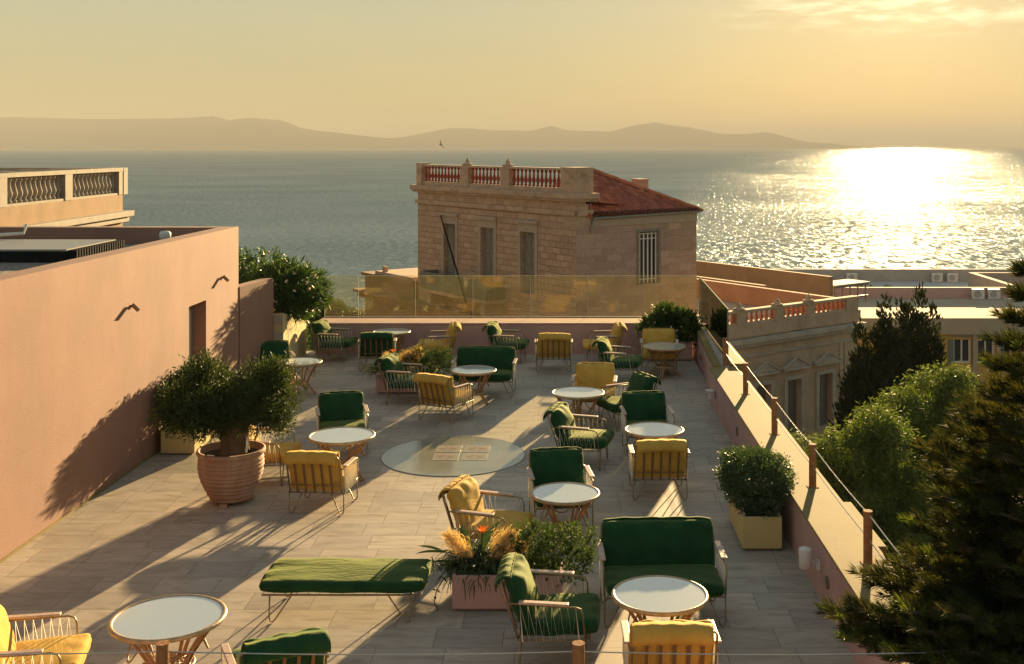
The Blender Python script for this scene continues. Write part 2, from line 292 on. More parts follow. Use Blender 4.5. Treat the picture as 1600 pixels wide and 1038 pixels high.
def tile_roof():
    m = bpy.data.materials.new('roof_tiles'); m.use_nodes = True; t = m.node_tree; p = t.nodes['Principled BSDF']
    uv = t.nodes.new('ShaderNodeUVMap'); s = t.nodes.new('ShaderNodeSeparateXYZ'); t.links.new(uv.outputs[0], s.inputs[0])
    u = math_(t, 'DIVIDE', s.outputs[0], .21); v = math_(t, 'DIVIDE', s.outputs[1], .33)
    cu = math_(t, 'ABSOLUTE', math_(t, 'SINE', math_(t, 'MULTIPLY', u, pi))); fv = math_(t, 'FRACT', v)
    cid = t.nodes.new('ShaderNodeCombineXYZ'); t.links.new(math_(t, 'FLOOR', u), cid.inputs[0]); t.links.new(math_(t, 'FLOOR', v), cid.inputs[1])
    w = N(t, 'ShaderNodeTexWhiteNoise', noise_dimensions='3D'); t.links.new(cid.outputs[0], w.inputs['Vector'])
    c = ramp(t, w.outputs['Value'], [(0, (.22, .045, .022)), (.5, (.34, .075, .032)), (.9, (.44, .12, .05)), (1, (.52, .19, .09))])
    c = mixc(t, ramp(t, cu, [(0.0, .7), (.35, 0.0)]), c, (.06, .018, .012))
    c = mixc(t, ramp(t, fv, [(0.0, .7), (.15, 0.0)]), c, (.06, .018, .012))
    t.links.new(c, p.inputs['Base Color']); p.inputs['Roughness'].default_value = .85
    b = N(t, 'ShaderNodeBump', i_Strength=1.0, i_Distance=.06); t.links.new(math_(t, 'ADD', cu, math_(t, 'MULTIPLY', fv, -.4)), b.inputs['Height']); t.links.new(b.outputs[0], p.inputs['Normal'])
    return m
M['tiles'] = tile_roof()

# ------------------------------------------------------------------ mesh helpers
class MB:
    def __init__(s): s.v = []; s.f = []; s.uv = None; s.smooth = False
    def quad(s, a, b, c, d):
        n = len(s.v); s.v += [tuple(a), tuple(b), tuple(c), tuple(d)]; s.f.append((n, n + 1, n + 2, n + 3)); return s
    def tri(s, a, b, c):
        n = len(s.v); s.v += [tuple(a), tuple(b), tuple(c)]; s.f.append((n, n + 1, n + 2)); return s
    def box(s, x0, x1, y0, y1, z0, z1):
        n = len(s.v)
        s.v += [(x0, y0, z0), (x1, y0, z0), (x1, y1, z0), (x0, y1, z0), (x0, y0, z1), (x1, y0, z1), (x1, y1, z1), (x0, y1, z1)]
        s.f += [tuple(n + i for i in q) for q in ((0, 3, 2, 1), (4, 5, 6, 7), (0, 1, 5, 4), (1, 2, 6, 5), (2, 3, 7, 6), (3, 0, 4, 7))]; return s
    def prism(s, poly, z0, z1):          # poly list of (x,y); z1 may be list
        n = len(s.v); k = len(poly); zt = z1 if isinstance(z1, (list, tuple)) else [z1] * k
        s.v += [(x, y, z0) for x, y in poly] + [(x, y, z) for (x, y), z in zip(poly, zt)]
        s.f.append(tuple(n + i for i in reversed(range(k)))); s.f.append(tuple(n + k + i for i in range(k)))
        for i in range(k): j = (i + 1) % k; s.f.append((n + i, n + j, n + k + j, n + k + i))
        return s
    def tube(s, pts, r, seg=6, closed=False):
        P = [Vector(p) for p in pts]; k = len(P); rr = r if isinstance(r, (list, tuple)) else [r] * k
        n0 = len(s.v); up = None
        for i in range(k):
            if closed: d = P[(i + 1) % k] - P[i - 1]
            else: d = P[min(i + 1, k - 1)] - P[max(i - 1, 0)]
            d = d.normalized() if d.length > 1e-9 else Vector((0, 0, 1))
            if up is None: up = Vector((0, 0, 1)) if abs(d.z) < .9 else Vector((1, 0, 0))
            a = (up - d * up.dot(d))
            a = a.normalized() if a.length > 1e-6 else d.orthogonal().normalized()
            b = d.cross(a); up = a
            for j in range(seg):
                t = 2 * pi * j / seg; s.v.append(tuple(P[i] + (a * cos(t) + b * sin(t)) * rr[i]))
        for i in range(k if closed else k - 1):
            i2 = (i + 1) % k
            for j in range(seg):
                j2 = (j + 1) % seg; s.f.append((n0 + i * seg + j, n0 + i * seg + j2, n0 + i2 * seg + j2, n0 + i2 * seg + j))
        if not closed:
            s.f.append(tuple(n0 + j for j in reversed(range(seg)))); s.f.append(tuple(n0 + (k - 1) * seg + j for j in range(seg)))
        return s
    def lathe(s, prof, c=(0, 0, 0), seg=24, wob=0.0):
        n0 = len(s.v); k = len(prof)
        for r, z in prof:
            for j in range(seg):
                t = 2 * pi * j / seg; q = r * (1 + wob * sin(3 * t + z * 9)); s.v.append((c[0] + q * cos(t), c[1] + q * sin(t), c[2] + z))
        for i in range(k - 1):
            for j in range(seg):
                j2 = (j + 1) % seg; s.f.append((n0 + i * seg + j, n0 + i * seg + j2, n0 + (i + 1) * seg + j2, n0 + (i + 1) * seg + j))
        if prof[0][0] > 1e-4: s.f.append(tuple(n0 + j for j in reversed(range(seg))))
        if prof[-1][0] > 1e-4: s.f.append(tuple(n0 + (k - 1) * seg + j for j in range(seg)))
        return s
    def facade(s, fn, u0, u1, z0, z1, holes, depth):
        us = sorted({u0, u1, *[h[0] for h in holes], *[h[1] for h in holes]}); zs = sorted({z0, z1, *[h[2] for h in holes], *[h[3] for h in holes]})
        for i in range(len(us) - 1):
            for j in range(len(zs) - 1):
                um, zm = (us[i] + us[i + 1]) / 2, (zs[j] + zs[j + 1]) / 2
                if any(h[0] < um < h[1] and h[2] < zm < h[3] for h in holes): continue
                s.quad(fn(us[i], 0, zs[j]), fn(us[i + 1], 0, zs[j]), fn(us[i + 1], 0, zs[j + 1]), fn(us[i], 0, zs[j + 1]))
        for a, b, c, d in holes:
            s.quad(fn(a, 0, c), fn(a, depth, c), fn(a, depth, d), fn(a, 0, d)); s.quad(fn(b, 0, c), fn(b, 0, d), fn(b, depth, d), fn(b, depth, c))
            s.quad(fn(a, 0, c), fn(b, 0, c), fn(b, depth, c), fn(a, depth, c)); s.quad(fn(a, 0, d), fn(a, depth, d), fn(b, depth, d), fn(b, 0, d))
        return s
    def build(s, name, m, parent=None, smooth=False, bevel=0.0, loc=None):
        me = bpy.data.meshes.new(name); me.from_pydata(s.v, [], s.f); me.materials.append(m); me.update()
        if smooth: me.polygons.foreach_set('use_smooth', [True] * len(me.polygons))
        o = bpy.data.objects.new(name, me); COL.objects.link(o)
        if parent is not None: o.parent = parent
        if loc: o.location = loc
        if bevel:
            b = o.modifiers.new('bevel', 'BEVEL'); b.width = bevel; b.segments = 2; b.limit_method = 'ANGLE'
        return o
def thing(name, label, cat, loc=(0, 0, 0), rz=0, group=None):
    o = bpy.data.objects.new(name, None); COL.objects.link(o); o.location = loc; o.rotation_euler = (0, 0, rz); o.empty_display_size = .2
    return tag(o, label, cat, group)
def tag(o, label, cat, group=None, kind=None):
    o['label'] = label; o['category'] = cat
    if group: o['group'] = group
    if kind: o['kind'] = kind
    return o
def struct(o): o['kind'] = 'structure'; return o
KIDS = {}
def kids(o): return [c for c in bpy.data.objects if c.parent == o]
def dup(root, loc, rz, label, group=None, scale=None):
    r = root.copy(); COL.objects.link(r); r.location = loc; r.rotation_euler = (0, 0, rz); r['label'] = label
    if group: r['group'] = group
    if scale: r.scale = scale
    for ch in kids(root):
        c = ch.copy(); COL.objects.link(c); c.parent = r
        for g in kids(ch):
            d = g.copy(); COL.objects.link(d); d.parent = c
    return r
def px(x, y, z=0.0):                      # a pixel of the photograph and the height of what shows there -> point
    Y = F * (H - z) / (y - HY); return ((x - CX) / F * Y, Y)
def raw_mesh(name, V, Fc, m, parent=None, k=4):
    me = bpy.data.meshes.new(name); nv, nf = len(V), len(Fc)
    me.vertices.add(nv); me.vertices.foreach_set('co', V.astype(np.float32).ravel())
    me.loops.add(nf * k); me.loops.foreach_set('vertex_index', Fc.astype(np.int32).ravel())
    me.polygons.add(nf); me.polygons.foreach_set('loop_start', (np.arange(nf) * k).astype(np.int32))
    me.materials.append(m); me.update(calc_edges=True); me.validate()
    o = bpy.data.objects.new(name, me); COL.objects.link(o)
    if parent is not None: o.parent = parent
    return o
def unit(a): return a / np.maximum(np.linalg.norm(a, axis=1, keepdims=True), 1e-9)
def leaves(name, P, D, Ln, Wd, m, parent=None, droop=0.0, spread=None):
    """leaf shaped quads: base, side, tip, side; P points, D directions"""
    n = len(P); D = unit(D); R = unit(np.cross(D, rng.normal(size=(n, 3)))); Nn = np.cross(D, R)
    Ln = np.broadcast_to(np.asarray(Ln, float).reshape(-1, 1), (n, 1)); Wd = np.broadcast_to(np.asarray(Wd, float).reshape(-1, 1), (n, 1))
    a = P; mid = P + D * Ln * .5 + Nn * Ln * .06; tip = P + D * Ln
    tip = tip + np.array([0, 0, -1.0]) * droop * Ln
    V = np.stack([a, mid + R * Wd / 2, tip, mid - R * Wd / 2], 1).reshape(-1, 3)
    return raw_mesh(name, V, np.arange(n * 4).reshape(-1, 4), m, parent)
def blob_points(blobs, n, shell=.55, clump=None):
    """points through ellipsoids, denser towards the surface, with open gaps between twig clumps"""
    w = np.array([b[3] * b[4] * b[5] for b in blobs]) ** .66; w /= w.sum()
    out = []; dr = []
    for b, k in zip(blobs, (w * n).astype(int)):
        d = unit(rng.normal(size=(k, 3))); r = (shell + (1 - shell) * rng.random((k, 1)) ** .7)
        lump = 1 + .10 * np.sin(d[:, :1] * 7 + b[0] * 5) * np.sin(d[:, 1:2] * 6 + b[1] * 3) + .09 * np.sin(d[:, 2:3] * 9 + b[2] * 7)
        out.append(np.array(b[:3]) + d * r * lump * np.array(b[3:6])); dr.append(d)
    return np.concatenate(out), np.concatenate(dr)
def clumps(P, D, per, rad):
    """replace each seed point by a spray of leaves"""
    n = len(P); Q = np.repeat(P, per, 0) + rng.normal(size=(n * per, 3)) * rad; E = np.repeat(D, per, 0)
    return Q, E

# ------------------------------------------------------------------ terrace, ground, sea, hills
struct(MB().box(-6.7, 2.75, 6.9, 25.2, -.4, 0).build('terrace_floor', M['floor']))
g = MB()
g.quad((-160, -40, -14), (200, -40, -14), (200, 112, -14), (-160, 112, -14)); g.quad((-160, 112, -14), (200, 112, -14), (200, 135, -21), (-160, 135, -21))
struct(g.build('ground', M['ground']))
SEA = -20.0
struct(MB().quad((-30000, 105, SEA), (30000, 105, SEA), (30000, 45000, SEA), (-30000, 45000, SEA)).build('sea', M['sea']))
M['hill'] = mat('far_hills', (.035, .04, .045), 1.0, .25, .0012, .5, .004, bdist=60, spec=0.0)
def hills(name, prof, dist, depth):
    nx, ny = 220, 14; V = []; xs = np.linspace(prof[0][0], prof[-1][0], nx); hp = np.interp(xs, [p[0] for p in prof], [p[1] for p in prof])
    for j in range(ny):
        v = j / (ny - 1); Y = dist + depth * v
        for i, x in enumerate(xs):
            h = max(0, (HY + .5 - hp[i])) / F * (dist + depth * .55)
            e = min(1, v / .55) if v < .55 else max(0, 1 - (v - .55) / .45)
            nz = 1 + .05 * sin(i * .31 + j * .5) * sin(j * .4 + i * .07)
            V.append(((x - CX) / F * (dist + depth * .55), Y, SEA - 2 + (h + 24) * (sin(e * pi / 2) ** 1.2) * (nz if e < .97 else 1)))
    Fc = [(j * nx + i, j * nx + i + 1, (j + 1) * nx + i + 1, (j + 1) * nx + i) for j in range(ny - 1) for i in range(nx - 1)]
    mb = MB(); mb.v = V; mb.f = Fc; return struct(mb.build(name, M['hill'], smooth=True))
hills('hills', [(-350, 205), (-200, 192), (0, 184), (60, 184.5), (150, 186.5), (230, 186), (300, 185.5), (320, 182.5), (335, 182), (350, 186), (362, 189), (375, 186), (390, 184.5), (410, 186), (430, 188), (450, 193), (470, 200), (500, 205), (540, 209), (580, 214), (620, 217), (680, 222), (760, 229)], 11000, 2500)
hills('hills', [(380, 229), (470, 222), (540, 219), (580, 218), (610, 216.5), (640, 213), (665, 208), (690, 203), (710, 201), (740, 201), (770, 204), (830, 204.5), (850, 200), (862, 196.5), (872, 200), (885, 204), (920, 205.5), (955, 206), (975, 200), (1000, 194.5), (1012, 193.5), (1022, 191), (1035, 194), (1060, 198), (1080, 200), (1105, 205), (1130, 210), (1165, 210), (1185, 208), (1198, 207), (1220, 213), (1250, 221), (1275, 224), (1300, 225), (1325, 229)], 12500, 2500)

# ------------------------------------------------------------------ parapets and rails
PW = thing('parapet_wall', 'low rose pink parapet wall closing the far end of the terrace under the glass', 'wall', (0, 24.8, 0))
MB().box(-5.56, 2.66, 0, .86, -.6, .655).build('wall', M['pinkwall'], PW, bevel=.01)
MB().box(-5.56, 2.66, -.012, .872, .658, .69).build('coping', M['pinkwall'], PW, bevel=.006)
PR = thing('parapet_wall', 'long pink parapet wall along the right side with a wide cream top', 'wall', (2.58, 12, 0))
def rel(o, mb, name, m, **k): 
    l = o.location; mb.v = [(x - l[0], y - l[1], z - l[2]) for x, y, z in mb.v]; return mb.build(name, m, o, **k)
rel(PR, MB().prism([(2.58, 7.4), (3.09, 7.4), (3.09, 20.2), (2.58, 20.2)], -.6, .59), 'wall', M['pinkwall'], bevel=.01)
rel(PR, MB().prism([(2.66, 20.205), (3.25, 20.205), (3.25, 25.66), (2.84, 25.66), (2.84, 24.8)], -.6, .56), 'wall', M['pinkwall'])
rel(PR, MB().prism([(2.57, 7.4), (3.10, 7.4), (3.10, 20.2), (2.57, 20.2)], .592, .62), 'coping', M['coping'], bevel=.006)
rel(PR, MB().prism([(2.655, 20.205), (2.79, 20.205), (2.97, 24.78), (2.835, 24.78)], .562, .655).prism([(2.98, 20.205), (3.26, 20.205), (3.26, 25.68), (3.10, 25.68)], .562, .68), 'coping', M['coping'], bevel=.005)
rel(PR, MB().prism([(2.79, 20.21), (2.98, 20.21), (3.10, 24.9), (2.97, 24.9)], .562, .575), 'channel', M['channel'])
rel(PR, MB().prism([(3.11, 11.2), (3.20, 11.2), (3.20, 12.6), (3.11, 12.6)], .45, .60), 'ledge', M['coping'])
PN = thing('parapet_wall', 'pink parapet wall at the near edge of the terrace below the frame', 'wall', (0, 7.65, 0))
rel(PN, MB().box(-6.4, 3.09, 7.35, 7.98, -.6, .59), 'wall', M['pinkwall'])
rel(PN, MB().box(-6.4, 3.09, 7.34, 7.99, .592, .62), 'coping', M['coping'])
# terrace slab seen from outside
PB = MB().box(-6.6, 3.05, 7.4, 25.6, -14, -.605).build('terrace_building', M['pinkwall']); tag(PB, 'pink building below the terrace, seen only past the right parapet', 'building')

def post_mb(h=.5, r=.043): return MB().lathe([(r, 0), (r, h - .012), (r * 1.06, h - .012), (r * 1.06, h)], seg=16)
RR = thing('cable_railing', 'steel cable railing on short round timber posts along the right parapet', 'railing', (2.88, 13, .62))
RY = [20.35, 18.0, 15.5, 13.1, 10.7, 8.3]
for y in RY:
    p = post_mb().build('post', M['postwood'], RR, loc=(0, y - 13, 0)); MB().box(-.065, .065, -.05, .05, .001, .006).build('foot_plate', M['postwood'], p)
for zz, sag in ((.475, .02), (.24, .015)):
    pts = []
    for a, b in zip(RY[:-1], RY[1:]):
        for i in range(8): t = i / 8; pts.append((.0, a + (b - a) * t - 13, zz - sag * 4 * t * (1 - t)))
    pts.append((0, RY[-1] - 13, zz)); MB().tube(pts, .006, 5).build('cable', M['cable'], RR)
RN = thing('cable_railing', 'thin steel cable on two timber posts crossing the bottom of the picture', 'railing', (0, 7.85, .62))
NX = [-5.72, -2.83, .085, 2.88]
for x in NX[:3]: post_mb().build('post', M['postwood'], RN, loc=(x, 0, 0))
for zz, sag in ((.44, .022), (.22, .02)):
    pts = []
    for a, b in zip(NX[:-1], NX[1:]):
        for i in range(8): t = i / 8; pts.append((a + (b - a) * t, 0.0, zz - sag * 4 * t * (1 - t)))
    pts.append((NX[-1] - .045, 0.05, zz)); MB().tube(pts, .0045, 5).build('cable', M['cable'], RN)
# glass
GF = thing('glass_balustrade', 'clear frameless glass balustrade along the far parapet in front of the stone house', 'glass fence', (0, 25.62, .69))
xs = [-5.54 + 1.2225 * 0] + [(p - CX) / F * 25.62 for p in (559, 648, 738, 828, 917, 1005, 1090)]
for a, b in zip(xs[:-1], xs[1:]):
    q = MB().box(a + .008, b - .008, -.006, .006, .0, .95).build('glass_pane', M['glass'], GF)
    MB().box(a + .008, b - .008, -.007, .007, .9505, .956).box(a + .009, a + .016, -.008, .008, 0, .949).build('edge', M['glassedge'], q)
MB().box(xs[0], xs[-1], -.03, .03, -.001, .02).build('channel', M['metalgrey'], GF)
GR = thing('glass_balustrade', 'glass balustrade pane turning the corner along the right parapet', 'glass fence', (3.02, 25.5, .69))
ys = [0, -1.9, -5.1]
for a, b in zip(ys[:-1], ys[1:]):
    x0, x1 = a * -.0, b * .0
    q = MB().prism([(.006 + a * .016, a - .01), (-.006 + a * .016, a - .01), (-.006 + b * .016, b + .01), (.006 + b * .016, b + .01)], 0, .95).build('glass_pane', M['glass'], GR)
    MB().prism([(.008 + a * .016, a - .01), (-.008 + a * .016, a - .01), (-.008 + b * .016, b + .01), (.008 + b * .016, b + .01)], .951, .958).build('edge', M['glassedge'], q)
MB().box(-.012 + ys[2] * .016, .012 + ys[2] * .016, ys[2] - .02, ys[2] + .004, -.06, .96).build('end_bar', M['metalgrey'], GR)

# ------------------------------------------------------------------ left pink building
LB = thing('pink_building', 'salmon pink flat-roofed building along the left side of the terrace', 'building', (-6.06, 20.7, 0), radians(-1.31))
d0, d1 = -2.55, -1.74
w = MB()
w.box(-.30, 0, -17, d0, -.3, 3.12); w.box(-.30, 0, d0, d1, 2.0, 3.12); w.box(-.30, 0, d1, 0, -.3, 3.12)
w.box(-12, -.30, -.28, 0, -.3, 3.12); w.box(-12, -.301, -17, -.281, -.3, 2.80)
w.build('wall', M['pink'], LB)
MB().quad((-12, -17, 2.82), (-.3, -17, 2.82), (-.3, -.28, 2.82), (-12, -.28, 2.82)).build('roof', M['gravel'], LB)
MB().box(0.0, .012, -17, d0 - .02, 0.002, .035).build('skirting', M['coping'], LB)
dr = MB().box(-.26, -.22, d0 + .002, d1 - .002, .0, 1.998).build('door', M['white'], LB)
MB().box(-.219, -.20, d0 + .03, d0 + .14, .02, 1.97).box(-.219, -.20, d1 - .14, d1 - .03, .02, 1.97).box(-.219, -.20, d0 + .14, d1 - .14, 1.85, 1.97).build('door_frame', M['metalgrey'], dr)
MB().tube([(-.2, d1 - .2, 1.0), (-.14, d1 - .2, 1.0), (-.14, d1 - .32, 1.0)], .012, 6).build('handle', M['copper'], dr)
SK = thing('skylight', 'low grey roof skylight with black ribbed edge on the pink building', 'skylight', (-8.8, 18.1, 2.82))
MB().box(-2.2, 1.15, -.95, .95, .0, .17).build('frame', M['black'], SK)
MB().box(-2.2, 1.14, -.93, .94, .172, .2).build('cover', M['panelgrey'], SK)
r = MB()
for i in range(20): r.box(1.155, 1.30, -.94 + i * .095, -.90 + i * .095, .03, .19)
r.box(1.305, 1.33, -.95, .95, 0, .05); r.build('ribbed_edge', M['black'], SK)
MB().box(1.34, 1.40, -.95, .95, .0, .045).build('edge_rail', M['white'], SK)
VT = MB().lathe([(.07, 0), (.075, .18), (.095, .20), (.095, .28), (.07, .31), (0, .32)], seg=20).build('roof_vent', M['white'], smooth=True, loc=(-6.95, 19.4, 2.82))
tag(VT, 'small white rounded vent cap on the pink roof near the corner', 'vent')
PP = MB().tube([(-11, 18.2, 3.06), (-9.35, 19.3, 3.10), (-9.33, 19.35, 3.25)], .03, 8).build('roof_pipe', M['white']); tag(PP, 'thin pale pipe at the left end of the skylight', 'pipe')
# wall sconces
def sconce(y, z, label):
    x = -6.06 + .0229 * (y - 20.7)
    t = thing('wall_sconce', label, 'wall lamp', (x, y, z), 0, 'copper sconces on the pink wall')
    MB().lathe([(.0, 0), (.03, 0), (.03, .015), (0, .015)], seg=16).build('wall_plate', M['copper'], t).rotation_euler = (0, pi / 2, 0)
    MB().tube([(.01, 0, .0), (.06, 0, .01)], .010, 8).build('arm', M['copper'], t)
    MB().tube([(.035, -.01, .035), (.125, -.015, -.05)], .03, 14).build('lamp_shade', M['copper'], t)
sconce(px(208, 480, 2.45)[1] if False else 15.85, 2.33, 'copper spot lamp on the pink wall nearer the camera, left of the door')
sconce(19.75, 2.28, 'copper spot lamp on the pink wall above the far corner, right of the door')

# garden wall and stone planter behind the pink building
GW = MB().prism([(-6.04, 20.72), (-5.78, 22.1), (-6.0, 22.15), (-6.26, 20.72)], -.3, 2.0).build('garden_wall', M['pink']); tag(GW, 'short pink wall between the pink building and the oleander', 'wall')
SP = thing('stone_planter', 'tall banded stone planter holding the oleander bush', 'planter', (-5.9, 23, 0))
mb = MB()
mb.prism([(-6.3, 22.16), (-5.60, 22.16), (-5.76, 24.79), (-6.3, 24.79)], -.3, [1.30, 1.30, .74, .74]); rel(SP, mb, 'body', M['cream'])
mb = MB()
for z in (.25, .75, 1.1): rel(SP, MB().box(-5.95, -5.61, 22.13, 22.158, z, z + .16), 'stone_band', M['lime'])
rel(SP, MB().prism([(-6.25, 22.2), (-5.68, 22.2), (-5.82, 24.7), (-6.25, 24.7)], .5, [1.33, 1.33, .77, .77]), 'soil', M['soil'])

# ------------------------------------------------------------------ balusters
def baluster_mb(h, r): return MB().lathe([(r * .8, 0), (r * .8, h * .08), (r * .45, h * .12), (r * .9, h * .3), (r, h * .38), (r * .55, h * .6), (r * .38, h * .78), (r * .6, h * .86), (r * .8, h * .9), (r * .8, h)], seg=8)
def balustrade(root, fn, u0, u1, z0, z1, piers, thick, m_b, m_t, m_p, sp=.3, base_h=.0, cop=.14, finials=(), r=.09, open_from=None):
    """fn(u,d)->(x,y) local; rail with coping, piers and lathe turned balusters"""
    def slab(mb, a, b, dA, dB, za, zb):
        p = [fn(a, dA), fn(b, dA), fn(b, dB), fn(a, dB)]; mb.prism(p, za, zb)
    c = MB(); slab(c, u0, u1, -.04, thick + .04, z1 - cop, z1); cp = c.build('balustrade', m_t, root)
    b = MB(); slab(b, u0, u1, 0, thick, z0, z0 + base_h); 
    if base_h: b.build('plinth', m_t, cp)
    edges = []
    for a, bb in piers:
        q = MB(); slab(q, a, bb, -.03, thick + .03, z0, z1 - cop - .002); q.build('pier', m_p, cp); edges.append((a, bb))
    proto = None
    for (a, b1), (a2, b2) in zip(edges[:-1], edges[1:]):
        n = max(1, int(round((a2 - b1) / sp))); 
        for i in range(n):
            u = b1 + (a2 - b1) * (i + .5) / n; x, y = fn(u, thick / 2)
            if proto is None: proto = baluster_mb(z1 - cop - z0 - base_h - .004, r).build('baluster', m_b, cp, smooth=True); o = proto
            else: o = proto.copy(); COL.objects.link(o); o.parent = cp
            o.location = (x, y, z0 + base_h)
    for u in finials:
        x, y = fn(u, thick / 2)
        MB().lathe([(.28, 0), (.30, .06), (.14, .12), (.10, .2), (.13, .24), (.05, .34), (0, .4)], seg=10).build('finial', m_p, cp, loc=(x, y, z1))
    return cp

# ------------------------------------------------------------------ stone house
HA = radians(36.8)
HS = thing('stone_house', 'old rose stone house with red tiled roof and roof balustrade behind the terrace', 'house', (.43, 50, 0), HA)
M['stone'] = stone_mat('house_stone', (.40, .27, .19), (.54, .38, .27), (.25, .175, .13))
M['stone2'] = stone_mat('house_stone_side', (.50, .35, .27), (.35, .235, .185), (.54, .42, .34), .75, .33)
LW, WX = 14.33, 7.35
front = lambda u, d, z: (d, u, z)         # plane x=0
side = lambda u, d, z: (u, d, z)          # plane y=0
fh = [(10.3, 11.5, -2.35, .55), (6.67, 7.87, -2.35, .55), (3.15, 4.35, -2.35, .55)]
w = MB().facade(front, 0, LW, -14, 2.2, fh, .35)
w.quad((0, LW, -14), (WX, LW, -14), (WX, LW, 2.2), (0, LW, 2.2)); w.quad((WX, 0, -14), (WX, LW, -14), (WX, LW, 1.46), (WX, 0, 1.46)); w.quad((.5, .5, 2.15), (WX, .5, 1.45), (WX, LW, 1.45), (.5, LW, 2.15))
w.build('wall', M['stone'], HS)
sh = [(3.68, 4.88, -1.85, .60)]
MB().facade(side, 0, WX, -14, 1.46, sh, .3).build('wall', M['stone2'], HS)
MB().box(-.02, .55, -.02, LW, 1.95, 2.22).build('frieze', M['trimstone'], HS)
MB().box(-.12, .02, -.12, LW + .12, 1.50, 1.72).box(-.12, .9, -.12, -.001, 1.50, 1.72).build('string_course', M['trimstone'], HS)
MB().box(-.32, 1.1, -.35, LW + .35, 2.24, 2.50).box(-.22, 1.0, -.25, LW + .25, 2.12, 2.238).build('cornice', M['trimstone'], HS, bevel=.02)
MB().box(-.02, .7, -.002, .9, 1.0, 2.0).build('corner_block', M['trimstone'], HS)
hp = [(0, 1.05), (5.35, 6.1), (9.1, 9.85), (13.85, 14.33)]
balustrade(HS, lambda u, d: (d, u), 0, LW, 2.50, 3.62, hp, .38, M['redbaluster'], M['trimstone'], M['trimstone'], .34, .22, .10, (5.72, 9.47), .10)
q = MB().box(-.05, .95, -.05, 1.1, 2.501, 3.66).build('corner_pier', M['trimstone'], HS)
q = MB().box(-.06, .5, LW - .52, LW + .06, 2.501, 3.70).build('corner_pier', M['trimstone'], HS)
for (a, b, c, d) in fh:
    f = MB().box(-.05, .0, a - .2, a, c, d + .16).box(-.05, .0, b, b + .2, c, d + .16).box(-.05, 0, a, b, d, d + .16).box(-.16, 0, a - .32, b + .32, d + .42, d + .56).box(-.04, 0, a - .2, b + .2, d + .162, d + .418).build('window', M['lime'], HS)
    s_ = MB().box(.2, .24, a + .01, (a + b) / 2 - .02, c, d - .01).box(.2, .24, (a + b) / 2 + .02, b - .01, c, d - .01)
    for i in range(14): z = c + .1 + i * .2; s_.box(.185, .2, a + .12, (a + b) / 2 - .12, z, z + .06).box(.185, .2, (a + b) / 2 + .12, b - .12, z, z + .06)
    s_.build('shutter', M['shutter'], f)
    MB().box(.28, .3, a, b, c, d).build('pane', M['dark'], f)
a, b, c, d = sh[0]
f = MB().box(a - .13, a, -.05, 0, c, d + .13).box(b, b + .13, -.05, 0, c, d + .13).box(a, b, -.05, 0, d, d + .13).build('window', M['shutter'], HS)
MB().box(a, b, .24, .26, c, d).build('pane', M['dark'], f)
s_ = MB()
for i in range(5): x = a + .1 + i * (b - a - .2) / 4; s_.box(x - .035, x + .035, .06, .09, c + .05, d - .05)
for z in (c + .2, d - .35, d - .12): s_.box(a + .02, b - .02, .092, .105, z, z + .05)
s_.build('grille', M['white'], f)
MB().box(.9, WX + .02, -.03, .0, .98, 1.40).build('eave_band', M['lime'], HS)
MB().tube([(.9, -.16, 1.36), (WX + .1, -.16, 1.46)], .07, 6).tube([(.95, -.16, 1.34), (.85, -.1, 1.1), (.80, -.06, .75)], .06, 6).build('gutter', M['metalgrey'], HS)
# pyramid roof with uv in metres
def roof_face(me_list, P, up, right):
    me_list.append((P, up, right))
ap = (3.67, 3.67, 3.45); e = 1.47; x0r, y0r, x1r, y1r = .62, -.2, WX + .2, 7.7
rv, rf, ruv = [], [], []
for tri_ in (((x0r, y0r, e), (x1r, y0r, e), ap), ((x0r, y1r, e), (x0r, y0r, e), ap), ((x1r, y0r, e), (x1r, y1r, e), ap), ((x1r, y1r, e), (x0r, y1r, e), ap)):
    P = [Vector(p) for p in tri_]; U = (P[1] - P[0]).normalized(); Vv = (P[2] - P[0]); Vv = (Vv - U * Vv.dot(U)).normalized()
    n = len(rv); rv += [tuple(p) for p in P]; rf.append((n, n + 1, n + 2)); ruv += [((p - P[0]).dot(U), (p - P[0]).dot(Vv)) for p in P]
me = bpy.data.meshes.new('roof'); me.from_pydata(rv, [], rf); me.materials.append(M['tiles']); ul = me.uv_layers.new(name='UVMap')
for i, uvc in enumerate(ruv): ul.data[i].uv = uvc
ro = bpy.data.objects.new('roof', me); COL.objects.link(ro); ro.parent = HS
hipm = MB()
for c_ in ((x0r, y0r, e), (x1r, y0r, e), (x1r, y1r, e)): 
    A_, B_ = Vector(c_), Vector(ap); pts = [A_.lerp(B_, i / 14) + Vector((0, 0, .03 + .02 * (i % 2))) for i in range(15)]; hipm.tube(pts, .09, 6)
hipm.build('hip_tiles', M['redopen'], ro)
tp = MB()
tt = 0
while tt < WX - .6: tp.tube([(x0r + .3 + tt, y0r - .03, e + .02), (x0r + .3 + tt, y0r + .25, e + .14)], .075, 6); tt += .22
tp.build('eave_tiles', M['tiles'], ro)
MB().box(-.3, .3, -.3, .3, 0, 1.4).box(-.34, .34, -.34, .34, 1.4, 1.46).build('chimney', M['trimstone'], ro, loc=(6.75, 3.5, 1.5))
MB().box(-.35, .35, -.3, .3, 0, 1.38).box(-.39, .39, -.34, .34, 1.38, 1.44).build('chimney', M['trimstone'], ro, loc=(6.4, 5.1, 1.5))
